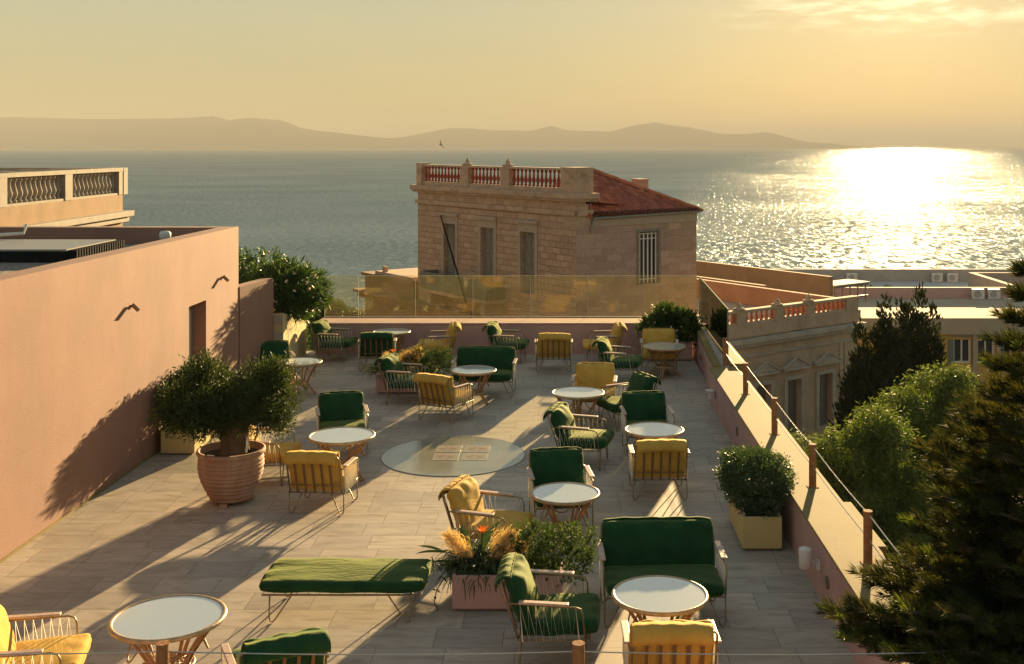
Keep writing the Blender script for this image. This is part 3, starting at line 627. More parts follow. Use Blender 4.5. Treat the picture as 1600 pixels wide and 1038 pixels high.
# balcony
bl = MB().box(-1.15, -.002, 5.6, 12.1, -3.0, -2.84).build('balcony', M['trimstone'], HS)
MB().box(-1.12, -1.08, 5.65, 12.05, -2.83, -1.95).box(-1.08, -.05, 12.01, 12.05, -2.83, -1.95).box(-1.08, -.05, 5.65, 5.69, -2.83, -1.95).build('railing', M['greenpanel'], bl)
bk = MB()
for u in (6.2, 11.4): bk.prism([(-1.0, u - .2), (-.002, u - .2), (-.002, u + .2), (-1.0, u + .2)], -3.6, -3.002)
bk.build('bracket', M['trimstone'], bl)
# ground floor wing running on to the left
WG = MB().box(-.25, 8, LW + .002, 20.2, -14, -3.0).box(-.4, 8.2, LW, 20.4, -3.0, -2.8).box(-.55, .0, .5, 20.6, -4.25, -3.95).box(-.75, 0, .5, 20.8, -3.95, -3.8).box(-.3, -.002, 0.3, LW, -14, -4.26)
WG.build('lower_wing', M['ochre'], HS)
MB().box(-.1, .1, 18.0, 18.3, -2.8, -2.3).box(-.2, 7.5, LW + .3, 19.0, -2.8, -2.62).build('roof_curb', M['trimstone'], HS)
FP = thing('flagpole', 'thin bare flagpole slanting down across the first window of the stone house', 'flagpole', (.43, 50, 0), HA)
MB().tube([(-.1, 11.75, 1.0), (-1.6, 6.7, -3.0)], [.035, .055], 8).build('pole', M['black'], FP)
MB().box(-.10, -.002, 11.68, 11.82, .93, 1.07).build('bracket', M['metalgrey'], FP)

# ------------------------------------------------------------------ neighbour on the right with pediments
NB = thing('old_mansion', 'faded old mansion with pedimented doors and red balusters right of the parapet', 'building', (7.6, 52, 0), HA)
dh = [(u - .5, u + .5, -9.4, -6.75) for u in (2.19, 4.35, 6.65)]
x0b, x1b = -5.0, 9.2
MB().facade(side, x0b, x1b, -14, -4.35, dh, .4).quad((x1b, 0, -14), (x1b, 16, -14), (x1b, 16, -4.35), (x1b, 0, -4.35)).quad((x0b, 0, -14), (x0b, 16, -14), (x0b, 16, -4.35), (x0b, 0, -4.35)).build('wall', M['b2wall'], NB)
MB().box(x0b, x1b, .01, 16, -4.6, -4.36).build('roof', M['roofpale'], NB)
MB().box(x0b, x1b + .1, -.1, .4, -4.34, -3.78).build('frieze', M['b2wall'], NB)
MB().box(x0b, x1b + .3, -.35, .02, -4.62, -4.42).box(x0b, x1b + .2, -.22, .02, -4.80, -4.622).box(x0b, x1b + .1, -.08, .02, -5.3, -5.2).build('cornice', M['b2trim'], NB)
balustrade(NB, lambda u, d: (u, d), x0b, x1b, -3.778, -3.08, [(-5, -3.6), (-1.2, -.5), (.45, 1.05), (3.1, 3.6), (5.35, 5.85), (8.3, 9.2)], .3, M['redopen'], M['b2wall'], M['b2wall'], .33, .12, .12, (.75, 3.35, 5.6), .10)
MB().box(x1b - .3, x1b, .31, 16, -4.34, -3.3).build('side_parapet', M['orangewall'], NB)
for (a, b, c, d) in dh:
    f = MB().box(a - .22, a, -.09, 0, c, d + .2).box(b, b + .22, -.09, 0, c, d + .2).box(a, b, -.09, 0, d, d + .2).box(a - .42, b + .42, -.25, 0, d + .5, d + .62)
    m_ = (a + b) / 2
    n = len(f.v); f.v += [(a - .42, -.22, d + .63), (b + .42, -.22, d + .63), (m_, -.22, d + 1.05), (a - .42, 0, d + .63), (b + .42, 0, d + .63), (m_, 0, d + 1.05)]
    f.f += [(n, n + 1, n + 2), (n, n + 2, n + 5, n + 3), (n + 1, n + 4, n + 5, n + 2)]
    f.tube([(a - .5, -.24, d + .62), (m_, -.24, d + 1.10)], .05, 5).tube([(b + .5, -.24, d + .62), (m_, -.24, d + 1.10)], .05, 5)
    f = f.build('doorway', M['b2trim'], NB)
    MB().box(a, m_ - .02, .3, .34, c, d).box(m_ + .02, b, .3, .34, c, d).build('shutter', M['metalgrey'], f)
MB().box(8.1, 8.22, -.06, 0, -14, -5.31).build('drainpipe', M['b2wall'], NB)
MB().box(7.72, 8.0, -.05, 0, -14, -5.31).build('pilaster', M['b2wall'], NB)
BW = thing('rear_building', 'low brown-walled building behind the mansion with a sloping-looking roof edge', 'building', (12.3, 66.6, 0), HA)
MB().box(-3, -2.7, -2, 20, -14, -3.25).box(-2.7, 3.0, -2, 20, -14, -4.4).box(2.72, 3.0, -2, 20, -4.4, -3.15).build('wall', M['brownwall'], BW)
PG = thing('pergola', 'small dark railed roof structure beside the brown wall', 'pergola', (16.6, 70, 0), HA)
pg = MB()
for i in range(5): pg.box(-1 + i * .75, -.93 + i * .75, -1, -.93, -5.2, -3.95)
pg.box(-1.1, 2.2, -1.1, -.9, -4.1, -3.98).box(-1.1, 2.2, -1.1, -.9, -4.8, -4.72); pg.build('frame', M['shutter'], PG)
MB().box(-1.1, 2.3, -1.15, .6, -3.97, -3.9).build('roof', M['greywall'], PG)

# ------------------------------------------------------------------ yellow building and white roofs far right
YB = thing('yellow_building', 'long yellow building with pale flat roof and shuttered windows at the right', 'building', (25, 75, 0))
def PX(p, Y): return (p - CX) / F * Y
xl = PX(1340, 75) - 25; xr = 22
wh = []
for p0, p1 in ((1489, 1516), (1526, 1553), (1566, 1592)): a, b = PX(p0, 75) - 25, PX(p1, 75) - 25; wh += [(a, b, 4.6 - 338 * 75 / F, 4.6 - 302 * 75 / F), (a, b, 4.6 - 298 * 75 / F, 4.6 - 291 * 75 / F)]
MB().facade(lambda u, d, z: (u, d, z), xl, xr, -14, -7.95, wh, .3).build('wall', M['yellowwall'], YB)
MB().box(xl, xr, -.35, 9.5, -7.94, -6.85).build('roof', M['roofpale'], YB)
for (a, b, c, d) in wh:
    if d - c < .6: 
        MB().box(a, b, .1, .14, c, d).build('vent_grille', M['greywall'], YB); continue
    f = MB().box(a, a + .1, .02, .1, c, d).box(b - .1, b, .02, .1, c, d).box(a + .1, b - .1, .02, .1, c, c + .1).box((a + b) / 2 - .05, (a + b) / 2 + .05, .02, .1, c + .1, d).build('window', M['white'], YB)
    MB().box(a, b, .16, .2, c, d).build('pane', M['dark'], f)
    MB().box(a - .35, a + .02, -.08, -.04, c - .1, d).build('shutter', M['greenpanel'], f)
for p in (1519, 1556): MB().box(PX(p, 75) - 25, PX(p + 6, 75) - 25, -.2, -.002, -14, -7.94).build('pilaster', M['roofpale'], YB)
MB().box(xl, xr, -.12, -.002, -11.6, -11.0).build('floor_band', M['roofpale'], YB)
WB = thing('white_flat_building', 'white flat-roofed building in front of the sea with a low grey parapet', 'building', (25, 86, 0))
MB().box(-9, 25, -1.2, 12, -14, -7.2).build('wall', M['roofwhite'], WB)
MB().box(-9, 25, -1.5, -1.21, -14, -6.05).build('front_parapet', M['boxpink'], WB)
MB().box(-16, 25, 12.01, 12.35, -14, -6.15).build('back_parapet', M['greywall'], WB)
MB().box(8.5, 9.0, -1.2, 7, -7.19, -5.9).box(8.5, 18, 7.01, 7.4, -7.19, -5.9).build('side_parapet', M['lime'], WB)
MB().box(16, 25, -1.2, 12, -7.19, -5.2).build('stair_house', M['lime'], WB)
def ac(x, y, z, label):
    t = thing('ac_unit', label, 'air conditioner', (x, y, z), 0, 'air conditioners on the white roofs')
    MB().box(-.45, .45, -.17, .17, 0, .75).build('case', M['white'], t, bevel=.03)
    o = MB().lathe([(.0, 0), (.27, 0), (.27, .02), (0, .02)], seg=20).build('fan_grille', M['greywall'], t); o.rotation_euler = (pi / 2, 0, 0); o.location = (-.08, -.175, .38)
for p, yy, Y, lb in ((1464, 456, 97.6, 'air conditioner against the farthest grey parapet, left of its close neighbour'), (1488, 456, 97.6, 'air conditioner against the farthest grey parapet, right one of the close pair'),
                     (1331, 456, 97.6, 'air conditioner against the farthest grey parapet, standing alone at its left end'),
                     (1528, 475, 84, 'air conditioner on the pale roof by the pink wall, left of the pair'), (1553, 475, 84, 'air conditioner on the pale roof by the pink wall, right of the pair')):
    ac(PX(p, Y), Y, -7.19 if Y > 90 else -6.84, lb)

# ------------------------------------------------------------------ ochre building on the left with marble balustrade
OB = thing('ochre_building', 'ochre building with white marble balustrade at the far left', 'building', (-18.3, 46.2, 0))
MB().box(-12, 0, -16, 0, -14, 2.62).build('wall', M['ochre'], OB)
MB().box(-12.3, .35, -16, .35, 1.72, 1.95).box(-12.2, .2, -16, .2, 1.5, 1.719).build('cornice', M['white_marble'], OB, bevel=.02)
balustrade(OB, lambda u, d: (-d, u), -16, .0, 2.621, 3.72, [(-16, -15.4), (-10.3, -9.6), (-5.35, -4.75), (-.45, 0)], .38, M['white_marble'], M['white_marble'], M['white_marble'], .36, .08, .14, (), .13)
MB().box(-12, .05, .0, .4, 3.58, 3.72).box(-.45, .05, -.02, .4, 2.621, 3.57).build('rear_coping', M['white_marble'], OB)
MB().box(-12, -.5, -16, -.1, 3.0, 3.2).build('roof', M['trimstone'], OB)
rl = MB()
for i in range(6): rl.box(-2.2, -.4, -15 + i * 2.6, -14.6 + i * 2.6, 3.2, 3.72)
rl.build('roof_block', M['white_marble'], OB)
GB = MB().prism([(-26, 66), (-18.5, 66), (-18.5, 74), (-26, 74)], -14, [-3.0, -3.6, -3.6, -3.0]).build('grey_roofed_house', M['greywall']); tag(GB, 'small grey roof just behind the left pink wall below the trees', 'house')

# ------------------------------------------------------------------ floor medallion
MD = thing('floor_medallion', 'round glass medallion with four red square motifs set in the terrace floor', 'floor inlay', (-1.68, 16.67, 0))
def medallion():
    m = bpy.data.materials.new('medallion_glass'); m.use_nodes = True; t = m.node_tree; p = t.nodes['Principled BSDF']
    g = t.nodes.new('ShaderNodeTexCoord'); n = N(t, 'ShaderNodeTexNoise', i_Scale=2.2, i_Detail=6.0); t.links.new(g.outputs['Object'], n.inputs['Vector'])
    t.links.new(ramp(t, n.outputs['Fac'], [(0.3, (.27, .28, .22)), (0.55, (.34, .335, .27)), (0.7, (.38, .345, .25))]), p.inputs['Base Color'])
    p.inputs['Roughness'].default_value = .18; p.inputs['Coat Weight'].default_value = .3; p.inputs['Coat Roughness'].default_value = .08
    return m
MB().lathe([(1.06, .001), (1.06, .006), (0, .006)], seg=96).build('glass_disc', medallion(), MD)
MB().tube([(1.068 * cos(t * pi / 48), 1.068 * sin(t * pi / 48), .003) for t in range(96)], .0045, 5, True).build('rim', M['shutter'], MD)
M['motifred'] = mat('motif_red', (.42, .27, .21), .4, .15, 8); M['motifcream'] = mat('motif_cream', (.39, .355, .28), .35, .08, 6)
for ix in (-1, 1):
    for iy in (-1, 1):
        cx_, cy_ = .11 + ix * .215, .12 + iy * .215
        t_ = MB().box(cx_ - .19, cx_ + .19, cy_ - .19, cy_ + .19, .007, .009).build('motif', M['motifcream'], MD)
        r_ = MB()
        for k in range(8):
            a = k * pi / 4 + pi / 8
            r_.quad((cx_ + .03 * cos(a), cy_ + .03 * sin(a), .011), (cx_ + .1 * cos(a - .25), cy_ + .1 * sin(a - .25), .011), (cx_ + .165 * cos(a), cy_ + .165 * sin(a), .011), (cx_ + .1 * cos(a + .25), cy_ + .1 * sin(a + .25), .011))
        r_.build('motif_petals', M['motifred'], t_)

# ------------------------------------------------------------------ furniture
def cushion(w, d, t, p=8, q=.3, n=26, wr=.006, seed=0):
    """box or pillow shaped cushion centred on the origin in the xy plane, thickness along z"""
    r_ = random.Random(seed); ph = [r_.uniform(0, 6.28) for _ in range(8)]
    V = []; Fc = []
    def th(u, v):
        e = max(0.0, (1 - abs(u) ** p) * (1 - abs(v) ** p)) ** q
        crown = .88 + .12 * cos(u * pi / 2) * cos(v * pi / 2)
        return t / 2 * e * crown
    def co(k): return -cos(pi * k / n)             # denser rows near the edge
    for sgn in (1, -1):
        for j in range(n + 1):
            for i in range(n + 1):
                u, v = co(i), co(j)
                cr = 1 - .035 * (u * v) ** 6
                x, y = u * w / 2 * cr, v * d / 2 * cr
                wv = wr * (sin(u * 9 + ph[0] + 2 * sin(v * 3 + ph[1])) * abs(v) ** 3 + sin(v * 8 + ph[2] + 2 * sin(u * 4 + ph[3])) * abs(u) ** 3 + .7 * sin(u * 3 + v * 4 + ph[4]) * .6)
                h = th(u, v); V.append((x, y, sgn * h + (wv if h > .01 else wv * .4)))
    m = (n + 1) ** 2
    for s_ in (0, 1):
        for j in range(n):
            for i in range(n):
                a = s_ * m + j * (n + 1) + i; q4 = (a, a + 1, a + n + 2, a + n + 1); Fc.append(q4 if s_ == 0 else q4[::-1])
    return V, Fc
def cushion_obj(name, w, d, t, m, parent, xf, p=8, q=.3, wr=.006, seed=0, piping=True):
    V, Fc = cushion(w, d, t, p, q, wr=wr, seed=seed)
    mb = MB(); mb.v = [tuple(xf @ Vector(v)) for v in V]; mb.f = Fc
    me = mb.build(name, m, parent, smooth=True)
    bm = bmesh.new(); bm.from_mesh(me.data); bmesh.ops.remove_doubles(bm, verts=bm.verts, dist=.0008); bmesh.ops.recalc_face_normals(bm, faces=bm.faces); bm.to_mesh(me.data); bm.free()
    if piping:
        pts = []; hw, hd = w / 2, d / 2; k = 16
        for (ax, ay), (bx, by) in (((-1, -1), (1, -1)), ((1, -1), (1, 1)), ((1, 1), (-1, 1)), ((-1, 1), (-1, -1))):
            for i in range(k):
                s_ = -cos(pi * i / k); u = ax + (bx - ax) * (s_ + 1) / 2; v = ay + (by - ay) * (s_ + 1) / 2; cr = 1 - .035 * (u * v) ** 6
                pts.append(xf @ Vector((u * hw * cr, v * hd * cr, 0)))
        MB().tube(pts, .006, 5, True).build('piping', m, me, smooth=True)
    return me
FR = .010
def hairpin(sx, sy, x, y, z, inx=.17):
    # V shaped rod leg: outer rod near vertical, inner rod slanting back in
    return MB().tube([(sx * x, y, z), (sx * x, y + sy * .015, .05), (sx * (x - .012), y + sy * .016, .012), (sx * (x - .035), y + sy * .015, .009), (sx * (x - .055), y + sy * .014, .03), (sx * (x - inx), y, z)], .008, 6)
def seat_unit(name, label, cat, group, fab, width, loc=(0, 0, 0), rz=0, seed=0):
    t = thing(name, label, cat, loc, rz, group); hx = width / 2
    # seat frame and back frame
    f = MB(); f.tube([(-hx, -.30, .29), (hx, -.30, .29), (hx, .30, .27), (-hx, .30, .27)], FR, 6, True)
    n = max(4, int(width / .11))
    for i in range(1, n): x = -hx + width * i / n; f.tube([(x, -.30, .29), (x, .30, .27)], .004, 4)
    f.build('seat_frame', M['frame'], t, smooth=True)
    b = MB(); hb = hx - .015; yt, zt = .46, .765
    b.tube([(-hb, .30, .27), (-hb, .455, .74), (-hb + .02, .46, zt), (hb - .02, .46, zt), (hb, .455, .74), (hb, .30, .27)], FR, 6)
    b.tube([(-hb, .335, .375), (hb, .335, .375)], .0065, 5)
    b.build('back_frame', M['frame'], t, smooth=True)
    wb = MB()
    for i in range(1, n):
        x = -hb + 2 * hb * i / n
        wb.prism([(x - .014, 0), (x + .014, 0), (x + .014, .004), (x - .014, .004)], 0, 1)
        k_ = len(wb.v) - 8
        for q_ in range(8):
            vx, vy, vz = wb.v[k_ + q_]; wb.v[k_ + q_] = (vx, .335 + .16 * vz + vy, .275 + .485 * vz)
    wb.build('back_webbing', M['strap_web'], t)
    for sx in (-1, 1):
        a = MB().tube([(sx * hx, .405, .59), (sx * (hx + .012), -.20, .575), (sx * (hx + .012), -.25, .56), (sx * (hx + .012), -.27, .52), (sx * hx, -.285, .30)], FR * .9, 6).build('arm_frame', M['frame'], t, smooth=True)
        MB().box(sx * (hx + .012) - .031, sx * (hx + .012) + .031, -.13, .31, .592, .612).build('arm_rest', M['armwood'], a, bevel=.006).rotation_euler = (radians(1.4), 0, 0)
        c = MB(); k = 17; pts = []
        for i in range(k):
            y = -.24 + .56 * i / (k - 1)
            pts.append((sx * (hx + .012), y, .575 + .02 * (y + .2)) if i % 2 else (sx * (hx + .013), -.24 + (.5) * i / (k - 1), .262))
        c.tube(pts, .0062, 4); c.build('cord', M['cord'], a)
        hairpin(sx, -1, hx, -.28, .285).build('leg', M['frame'], t, smooth=True); hairpin(sx, 1, hx, .28, .27).build('leg', M['frame'], t, smooth=True)
    X1 = Matrix.Translation((0, -.05, .365)) @ Matrix.Rotation(radians(-2.5), 4, 'X')
    cushion_obj('seat_cushion', width - .03, .70, .16, fab, t, X1, 10, .28, .006, seed)
    ang = radians(90 - 20)
    X2 = Matrix.Translation((0, .300, .572)) @ Matrix.Rotation(ang, 4, 'X')
    bc = cushion_obj('back_cushion', width - .035, .49, .21, fab, t, X2, 4.5, .40, .014, seed + 5)
    fl_ = MB(); wj = width / 2 - .03; nn_ = 22                     # fabric flap hanging over the top rail
    rows = [(.395, .822), (.455, .814), (.502, .782), (.526, .738), (.520, .69)]
    for (yy, zq) in rows:
        for i in range(nn_ + 1):
            u = -1 + 2 * i / nn_; fl_.v.append((u * wj, yy + .005 * sin(u * 23 + seed), zq + .003 * sin(u * 13 + seed) - .02 * u ** 6))
    for a_ in range(len(rows) - 1):
        for i in range(nn_): k_ = a_ * (nn_ + 1) + i; fl_.f.append((k_, k_ + 1, k_ + nn_ + 2, k_ + nn_ + 1))
    fo = fl_.build('flap', fab, bc, smooth=True); sm_ = fo.modifiers.new('thick', 'SOLIDIFY'); sm_.thickness = .012
    return t
GRPC = 'cushioned metal lounge chairs around the terrace tables'
proto = {}
def chair(color, x, y, deg, label):
    """deg: direction the chair faces, anticlockwise from +X"""
    rz = radians(deg + 90); key = (color, (len(proto_use.setdefault(color, [])) % 2)); proto_use[color].append(1)
    if key not in proto:
        proto[key] = seat_unit('lounge_chair', label, 'chair', GRPC, M[color], .70, (x, y, 0), rz, seed=hash_seed[key]); r = proto[key]
    else: r = dup(proto[key], (x, y, 0), rz, label)
    j = random.Random(int(x * 100 + y * 37))
    for c in kids(r):
        if c.name.startswith('back_cushion'): c.rotation_euler = (0, radians(j.uniform(-1.8, 1.8)), radians(j.uniform(-2.5, 2.5)))
        if c.name.startswith('seat_cushion'): c.rotation_euler = (0, 0, radians(j.uniform(-2, 2)))
    return r
proto_use = {}; hash_seed = {('green', 0): 1, ('green', 1): 9, ('yellow', 0): 21, ('yellow', 1): 33}
def cp(x, ybt, zt=.80):     # from the pixel of the top of a front view back
    return px(x, ybt, zt)
def at(x, Y): return (PX(x, Y), Y)
CH = [
 ('green', *at(526, 24.2), -8, 'green lounge chair in the far left corner of the terrace facing right'),
 ('green', *at(590, 23.2), 96, 'green lounge chair seen from behind with its back slats showing, at the far left table'),
 ('yellow', *at(682, 23.9), 184, 'yellow lounge chair facing left beside the pampas planter near the far wall'),
 ('green', *at(796, 24.0), -6, 'green lounge chair against the far wall facing right, above the green sofa'),
 ('yellow', *at(865, 23.1), 90, 'yellow lounge chair seen squarely from behind near the middle of the far wall'),
 ('yellow', *at(940, 23.9), 183, 'yellow lounge chair facing left by the far wall, just behind a green chair'),
 ('green', *at(970, 22.0), -10, 'green lounge chair facing right just left of the far right corner table'),
 ('yellow', *at(1030, 22.9), 264, 'yellow lounge chair facing the camera in front of the far right bush'),
 ('green', *at(638, 20.2), -10, 'green lounge chair facing right in front of the middle pink planter'),
 ('yellow', *at(697, 18.95), 62, 'yellow lounge chair turned away to the right, its slatted back above the medallion'),
 ('green', *at(428, 21.4), 292, 'green lounge chair half hidden behind the olive tree beside the wall'),
 ('green', *at(535, 16.9), 285, 'green lounge chair facing the camera behind the white table right of the olive tree'),
 ('yellow', *at(418, 15.5), -2, 'yellow lounge chair facing right directly behind the terracotta pot'),
 ('yellow', *at(506, 14.3), 84, 'yellow lounge chair seen from behind right of the terracotta pot'),
 ('yellow', *at(768, 12.55), -14, 'yellow lounge chair behind the near pink planter, half hidden by its plants'),
 ('green', *at(876, 13.65), 278, 'green lounge chair facing the camera behind the small table above the near planter'),
 ('green', *at(912, 16.25), -12, 'green lounge chair facing right beside the medallion, lit on its seat'),
 ('yellow', *at(928, 19.2), 266, 'yellow lounge chair facing the camera behind the table right of the medallion'),
 ('green', *at(975, 18.45), 205, 'green lounge chair facing left, its back hidden behind the next green chair'),
 ('green', *at(1012, 16.9), 274, 'green lounge chair facing the camera behind the table with a yellow chair opposite'),
 ('yellow', *at(1028, 14.85), 91, 'yellow lounge chair seen from behind at the right with its long shadow lit below'),
 ('yellow', *at(1045, 9.3), 91, 'yellow lounge chair seen from behind, cut off by the bottom edge of the frame'),
 ('green', *at(868, 10.15), -4, 'large near green lounge chair facing right beside the pink planter'),
 ('green', -2.36, 9.02, 115, 'green lounge chair turned away at the bottom edge left of the middle'),
 ('yellow', *at(52, 9.2), 14, 'yellow lounge chair in the bottom left corner'),
]
for c in CH: chair(*c)
seat_unit('garden_sofa', 'large near green two-seat sofa behind the biggest round table', 'sofa', 'green two-seat sofas', M['green'], 1.16, (*at(1034, 11.0), 0), radians(2), 3)
seat_unit('garden_sofa', 'far green two-seat sofa behind a round table left of the far wall chairs', 'sofa', 'green two-seat sofas', M['green'], 1.12, (*at(756, 20.8), 0), radians(-3), 4)
DB = thing('daybed', 'long backless green daybed with hairpin legs on the sunlit paving', 'daybed', (-2.17, 11.12, 0))
f = MB().tube([(-.77, -.31, .27), (.77, -.31, .27), (.77, .31, .27), (-.77, .31, .27)], .010, 6, True)
for i in range(1, 14): f.tube([(-.77 + i * .11, -.31, .27), (-.77 + i * .11, .31, .27)], .004, 4)
f.build('frame', M['frame'], DB)
for sx in (-1, 1):
    for sy in (-1, 1): hairpin(sx, sy, .70 if sx < 0 else .66, sy * .29, .27, .22).build('leg', M['frame'], DB, smooth=True)
cushion_obj('mattress', 1.62, .68, .13, M['green'], DB, Matrix.Translation((0, 0, .345)), 14, .22, .006, 12)

def rattan_table(loc, rz, D, label):
    t = thing('rattan_table', label, 'table', (*loc, 0), rz, 'round rattan tables with pale glass tops'); R = .42
    MB().lathe([(0, .588), (R - .022, .588), (R - .022, .600), (0, .600)], seg=56).build('table_top', M['tabletop'], t)
    MB().tube([((R - .005) * cos(a * pi / 28), (R - .005) * sin(a * pi / 28), .588) for a in range(56)], .021, 8, True).build('rim', M['rattanrim'], t, smooth=True)
    MB().tube([((R - .05) * cos(a * pi / 28), (R - .05) * sin(a * pi / 28), .565) for a in range(56)], .012, 6, True).build('rim', M['rattan'], t, smooth=True)
    for k in range(4):
        a = pi / 4 + k * pi / 2; l = MB()
        for off in (-1, 1):
            pts = []
            for i in range(15):
                s_ = i / 14; z = .56 * (1 - s_)
                r_ = .16 + (R - .05 - .16) * max(0, (z - .2) / .36) ** 1.25 if z > .2 else .16 + .17 * ((.2 - z) / .2) ** 1.1
                o_ = off * (.022 + .035 * max(0, (z - .25) / .3))
                pts.append((r_ * cos(a) - o_ * sin(a), r_ * sin(a) + o_ * cos(a), z + .012))
            l.tube(pts, .0155, 7)
        l.build('leg', M['rattan'], t, smooth=True)
        arc = MB(); a2 = a + pi / 2; p0 = Vector((.30 * cos(a), .30 * sin(a), .50)); p1 = Vector((.30 * cos(a2), .30 * sin(a2), .50)); am = (a + a2) / 2
        pts = [p0.lerp(p1, i / 12) + Vector((cos(am) * .08 * sin(pi * i / 12), sin(am) * .08 * sin(pi * i / 12), -.22 * sin(pi * i / 12))) for i in range(13)]
        arc.tube(pts, .008, 5); arc.build('arch', M['rattan'], t, smooth=True)
    sh_ = MB()
    for rr in (.19, .165, .14, .11, .08, .05): sh_.tube([(rr * cos(a * pi / 16), rr * sin(a * pi / 16), .20) for a in range(32)], .013 if rr > .18 else .009, 5, True)
    for k in range(12): a = k * pi / 6; sh_.tube([(.02 * cos(a), .02 * sin(a), .203), (.19 * cos(a), .19 * sin(a), .203)], .006, 4)
    sh_.build('shelf', M['rattanrim'], t, smooth=True)
    return t
TB = [
 (612, 518, 58, .3, 'round rattan table in the far left corner, mostly hidden behind a green chair'),
 (1038, 541, 66, .5, 'round rattan table in front of the far right yellow chair and bush'),
 (740, 578, 70, .2, 'round rattan table in front of the far green sofa'),
 (468, 565, 68, .6, 'round rattan table right behind the olive tree crown'),
 (534, 680, 102, .35, 'round rattan table between the green and yellow chairs right of the olive pot'),
 (883, 770, 107, .15, 'round rattan table in front of a green chair above the near pink planter'),
 (903, 613, 82, .7, 'round rattan table in front of the yellow chair right of the medallion'),
 (1022, 671, 92, .1, 'round rattan table between a green chair and a yellow chair at the right'),
 (1031, 928, 149, .0, 'largest round rattan table in front of the near green sofa'),
 (263, 964, 173, .45, 'round rattan table in the bottom left reflecting the sky'),
]
tproto = None
for (x, y, wpx, rz, lb) in TB:
    loc = px(x, y, .6); s_ = wpx / F * loc[1] / .85
    if tproto is None: tproto = rattan_table(loc, rz, .84, lb); tproto.scale = (s_, s_, 1)
    else: dup(tproto, (*loc, 0), rz, lb, scale=(s_, s_, 1))

# ------------------------------------------------------------------ pots and planters
POT = thing('terracotta_pot', 'big ribbed terracotta pot on small feet holding the olive tree', 'pot', (-4.34, 14.5, 0))
prof = [(.20, .05), (.25, .055)]
for i in range(90):
    s_ = i / 89; z = .06 + .56 * s_; r_ = .26 + .155 * sin(min(1, s_ * 1.25) * pi / 2) - .01 * max(0, s_ - .8) * 5 + .0045 * sin(s_ * 2 * pi * 10 + sin(s_ * 23)); prof.append((r_, z))
prof += [(.425, .635), (.435, .66), (.43, .69), (.40, .695), (.385, .66), (.37, .60), (0, .60)]
MB().lathe(prof, seg=48, wob=.004).build('body', M['terracotta'], POT, smooth=True)
MB().lathe([(0, .602), (.30, .625), (.368, .61), (.368, .601)], seg=32).build('soil', M['soil'], POT)
for k in range(3): a = k * 2.1 + .4; MB().box(-.05, .05, -.04, .04, 0, .052).build('foot', M['terracotta'], POT, bevel=.01, loc=(.24 * cos(a), .24 * sin(a), 0))
def planter(name, label, x0, x1, y0, y1, h, m, group=None, soil=True):
    t = thing(name, label, 'planter', ((x0 + x1) / 2, (y0 + y1) / 2, 0), 0, group); w_, d_ = (x1 - x0) / 2, (y1 - y0) / 2; th = .03
    b = MB().box(-w_, w_, -d_, -d_ + th, .03, h).box(-w_, w_, d_ - th, d_, .03, h).box(-w_, -w_ + th, -d_ + th, d_ - th, .03, h).box(w_ - th, w_, -d_ + th, d_ - th, .03, h)
    b.build('body', m, t, bevel=.008); MB().box(-w_ + .04, w_ - .04, -d_ + .04, d_ - .04, 0, .029).build('plinth', M['shutter'], t)
    MB().box(-w_ + th + .001, w_ - th - .001, -d_ + th + .001, d_ - th - .001, .05, h - .05).build('soil', M['soil'], t)
    return t
planter('planter_box', 'yellow rectangular planter against the pink wall behind the olive tree', -6.04, -5.54, 16.67, 17.85, .385, M['boxyellow'], 'yellow rectangular planters')
planter('planter_box', 'yellow rectangular planter with the clipped round shrub by the right parapet', 2.0, 2.45, 12.72, 13.82, .39, M['boxyellow'], 'yellow rectangular planters')
planter('planter_box', 'pink rectangular planter in the foreground full of mixed plants', -1.13, -.04, 11.06, 11.62, .36, M['boxpink'], 'pink rectangular planters')
planter('planter_box', 'pink rectangular planter farther back behind the green chair', -3.53, -2.44, 20.8, 21.36, .39, M['boxpink'], 'pink rectangular planters')
planter('planter_box', 'planter in the far right corner under the dark leafy bush', 1.75, 2.7, 24.0, 24.6, .42, M['boxpink'])

# ------------------------------------------------------------------ plants
def branchy(t, name, base, tips, r0, m=None, wob=.04, parent=None, seg=7):
    mb = MB(); b = Vector(base)
    for tip in tips:
        T = Vector(tip); k = 9; pts = []
        for i in range(k): s_ = i / (k - 1); p = b.lerp(T, s_); p += Vector((random.uniform(-wob, wob), random.uniform(-wob, wob), random.uniform(-wob, wob) * .4)) * sin(pi * s_); pts.append(p)
        mb.tube(pts, [r0 * (1 - .85 * i / (k - 1)) for i in range(k)], seg)
    return mb.build(name, m or M['bark'], t, smooth=True)
# olive
OT = thing('olive_tree', 'small gnarled olive tree with a wide crown in the terracotta pot', 'tree', (-4.30, 14.5, .6))
tk = MB()
pts = [(0, 0, -.02), (.02, 0, .08), (.03, .01, .2), (.0, 0, .33), (-.02, .0, .42)]
tk.tube(pts, [.21, .165, .145, .15, .13], 12); tk.tube([(.08, .05, 0), (.09, .04, .2), (.12, .03, .42)], [.10, .09, .07], 9); tk.tube([(-.08, -.04, 0), (-.09, -.02, .2), (-.14, 0, .42)], [.10, .085, .07], 9)
for i, v in enumerate(tk.v): q = .012 * sin(v[2] * 60 + i * 1.7); tk.v[i] = (v[0] + q, v[1] + q * .6, v[2])
trk = tk.build('trunk', M['bark'], OT, smooth=True)
tips = [(-.65, 0, .65), (-.45, .25, .95), (-.4, -.35, .8), (.1, .1, 1.0), (.48, .15, .95), (.52, -.25, .75), (.3, -.4, .85), (-.1, .4, .9), (.65, .0, .65), (-.7, -.1, .45)]
branchy(OT, 'limb', (0, 0, .38), tips, .055, wob=.12)
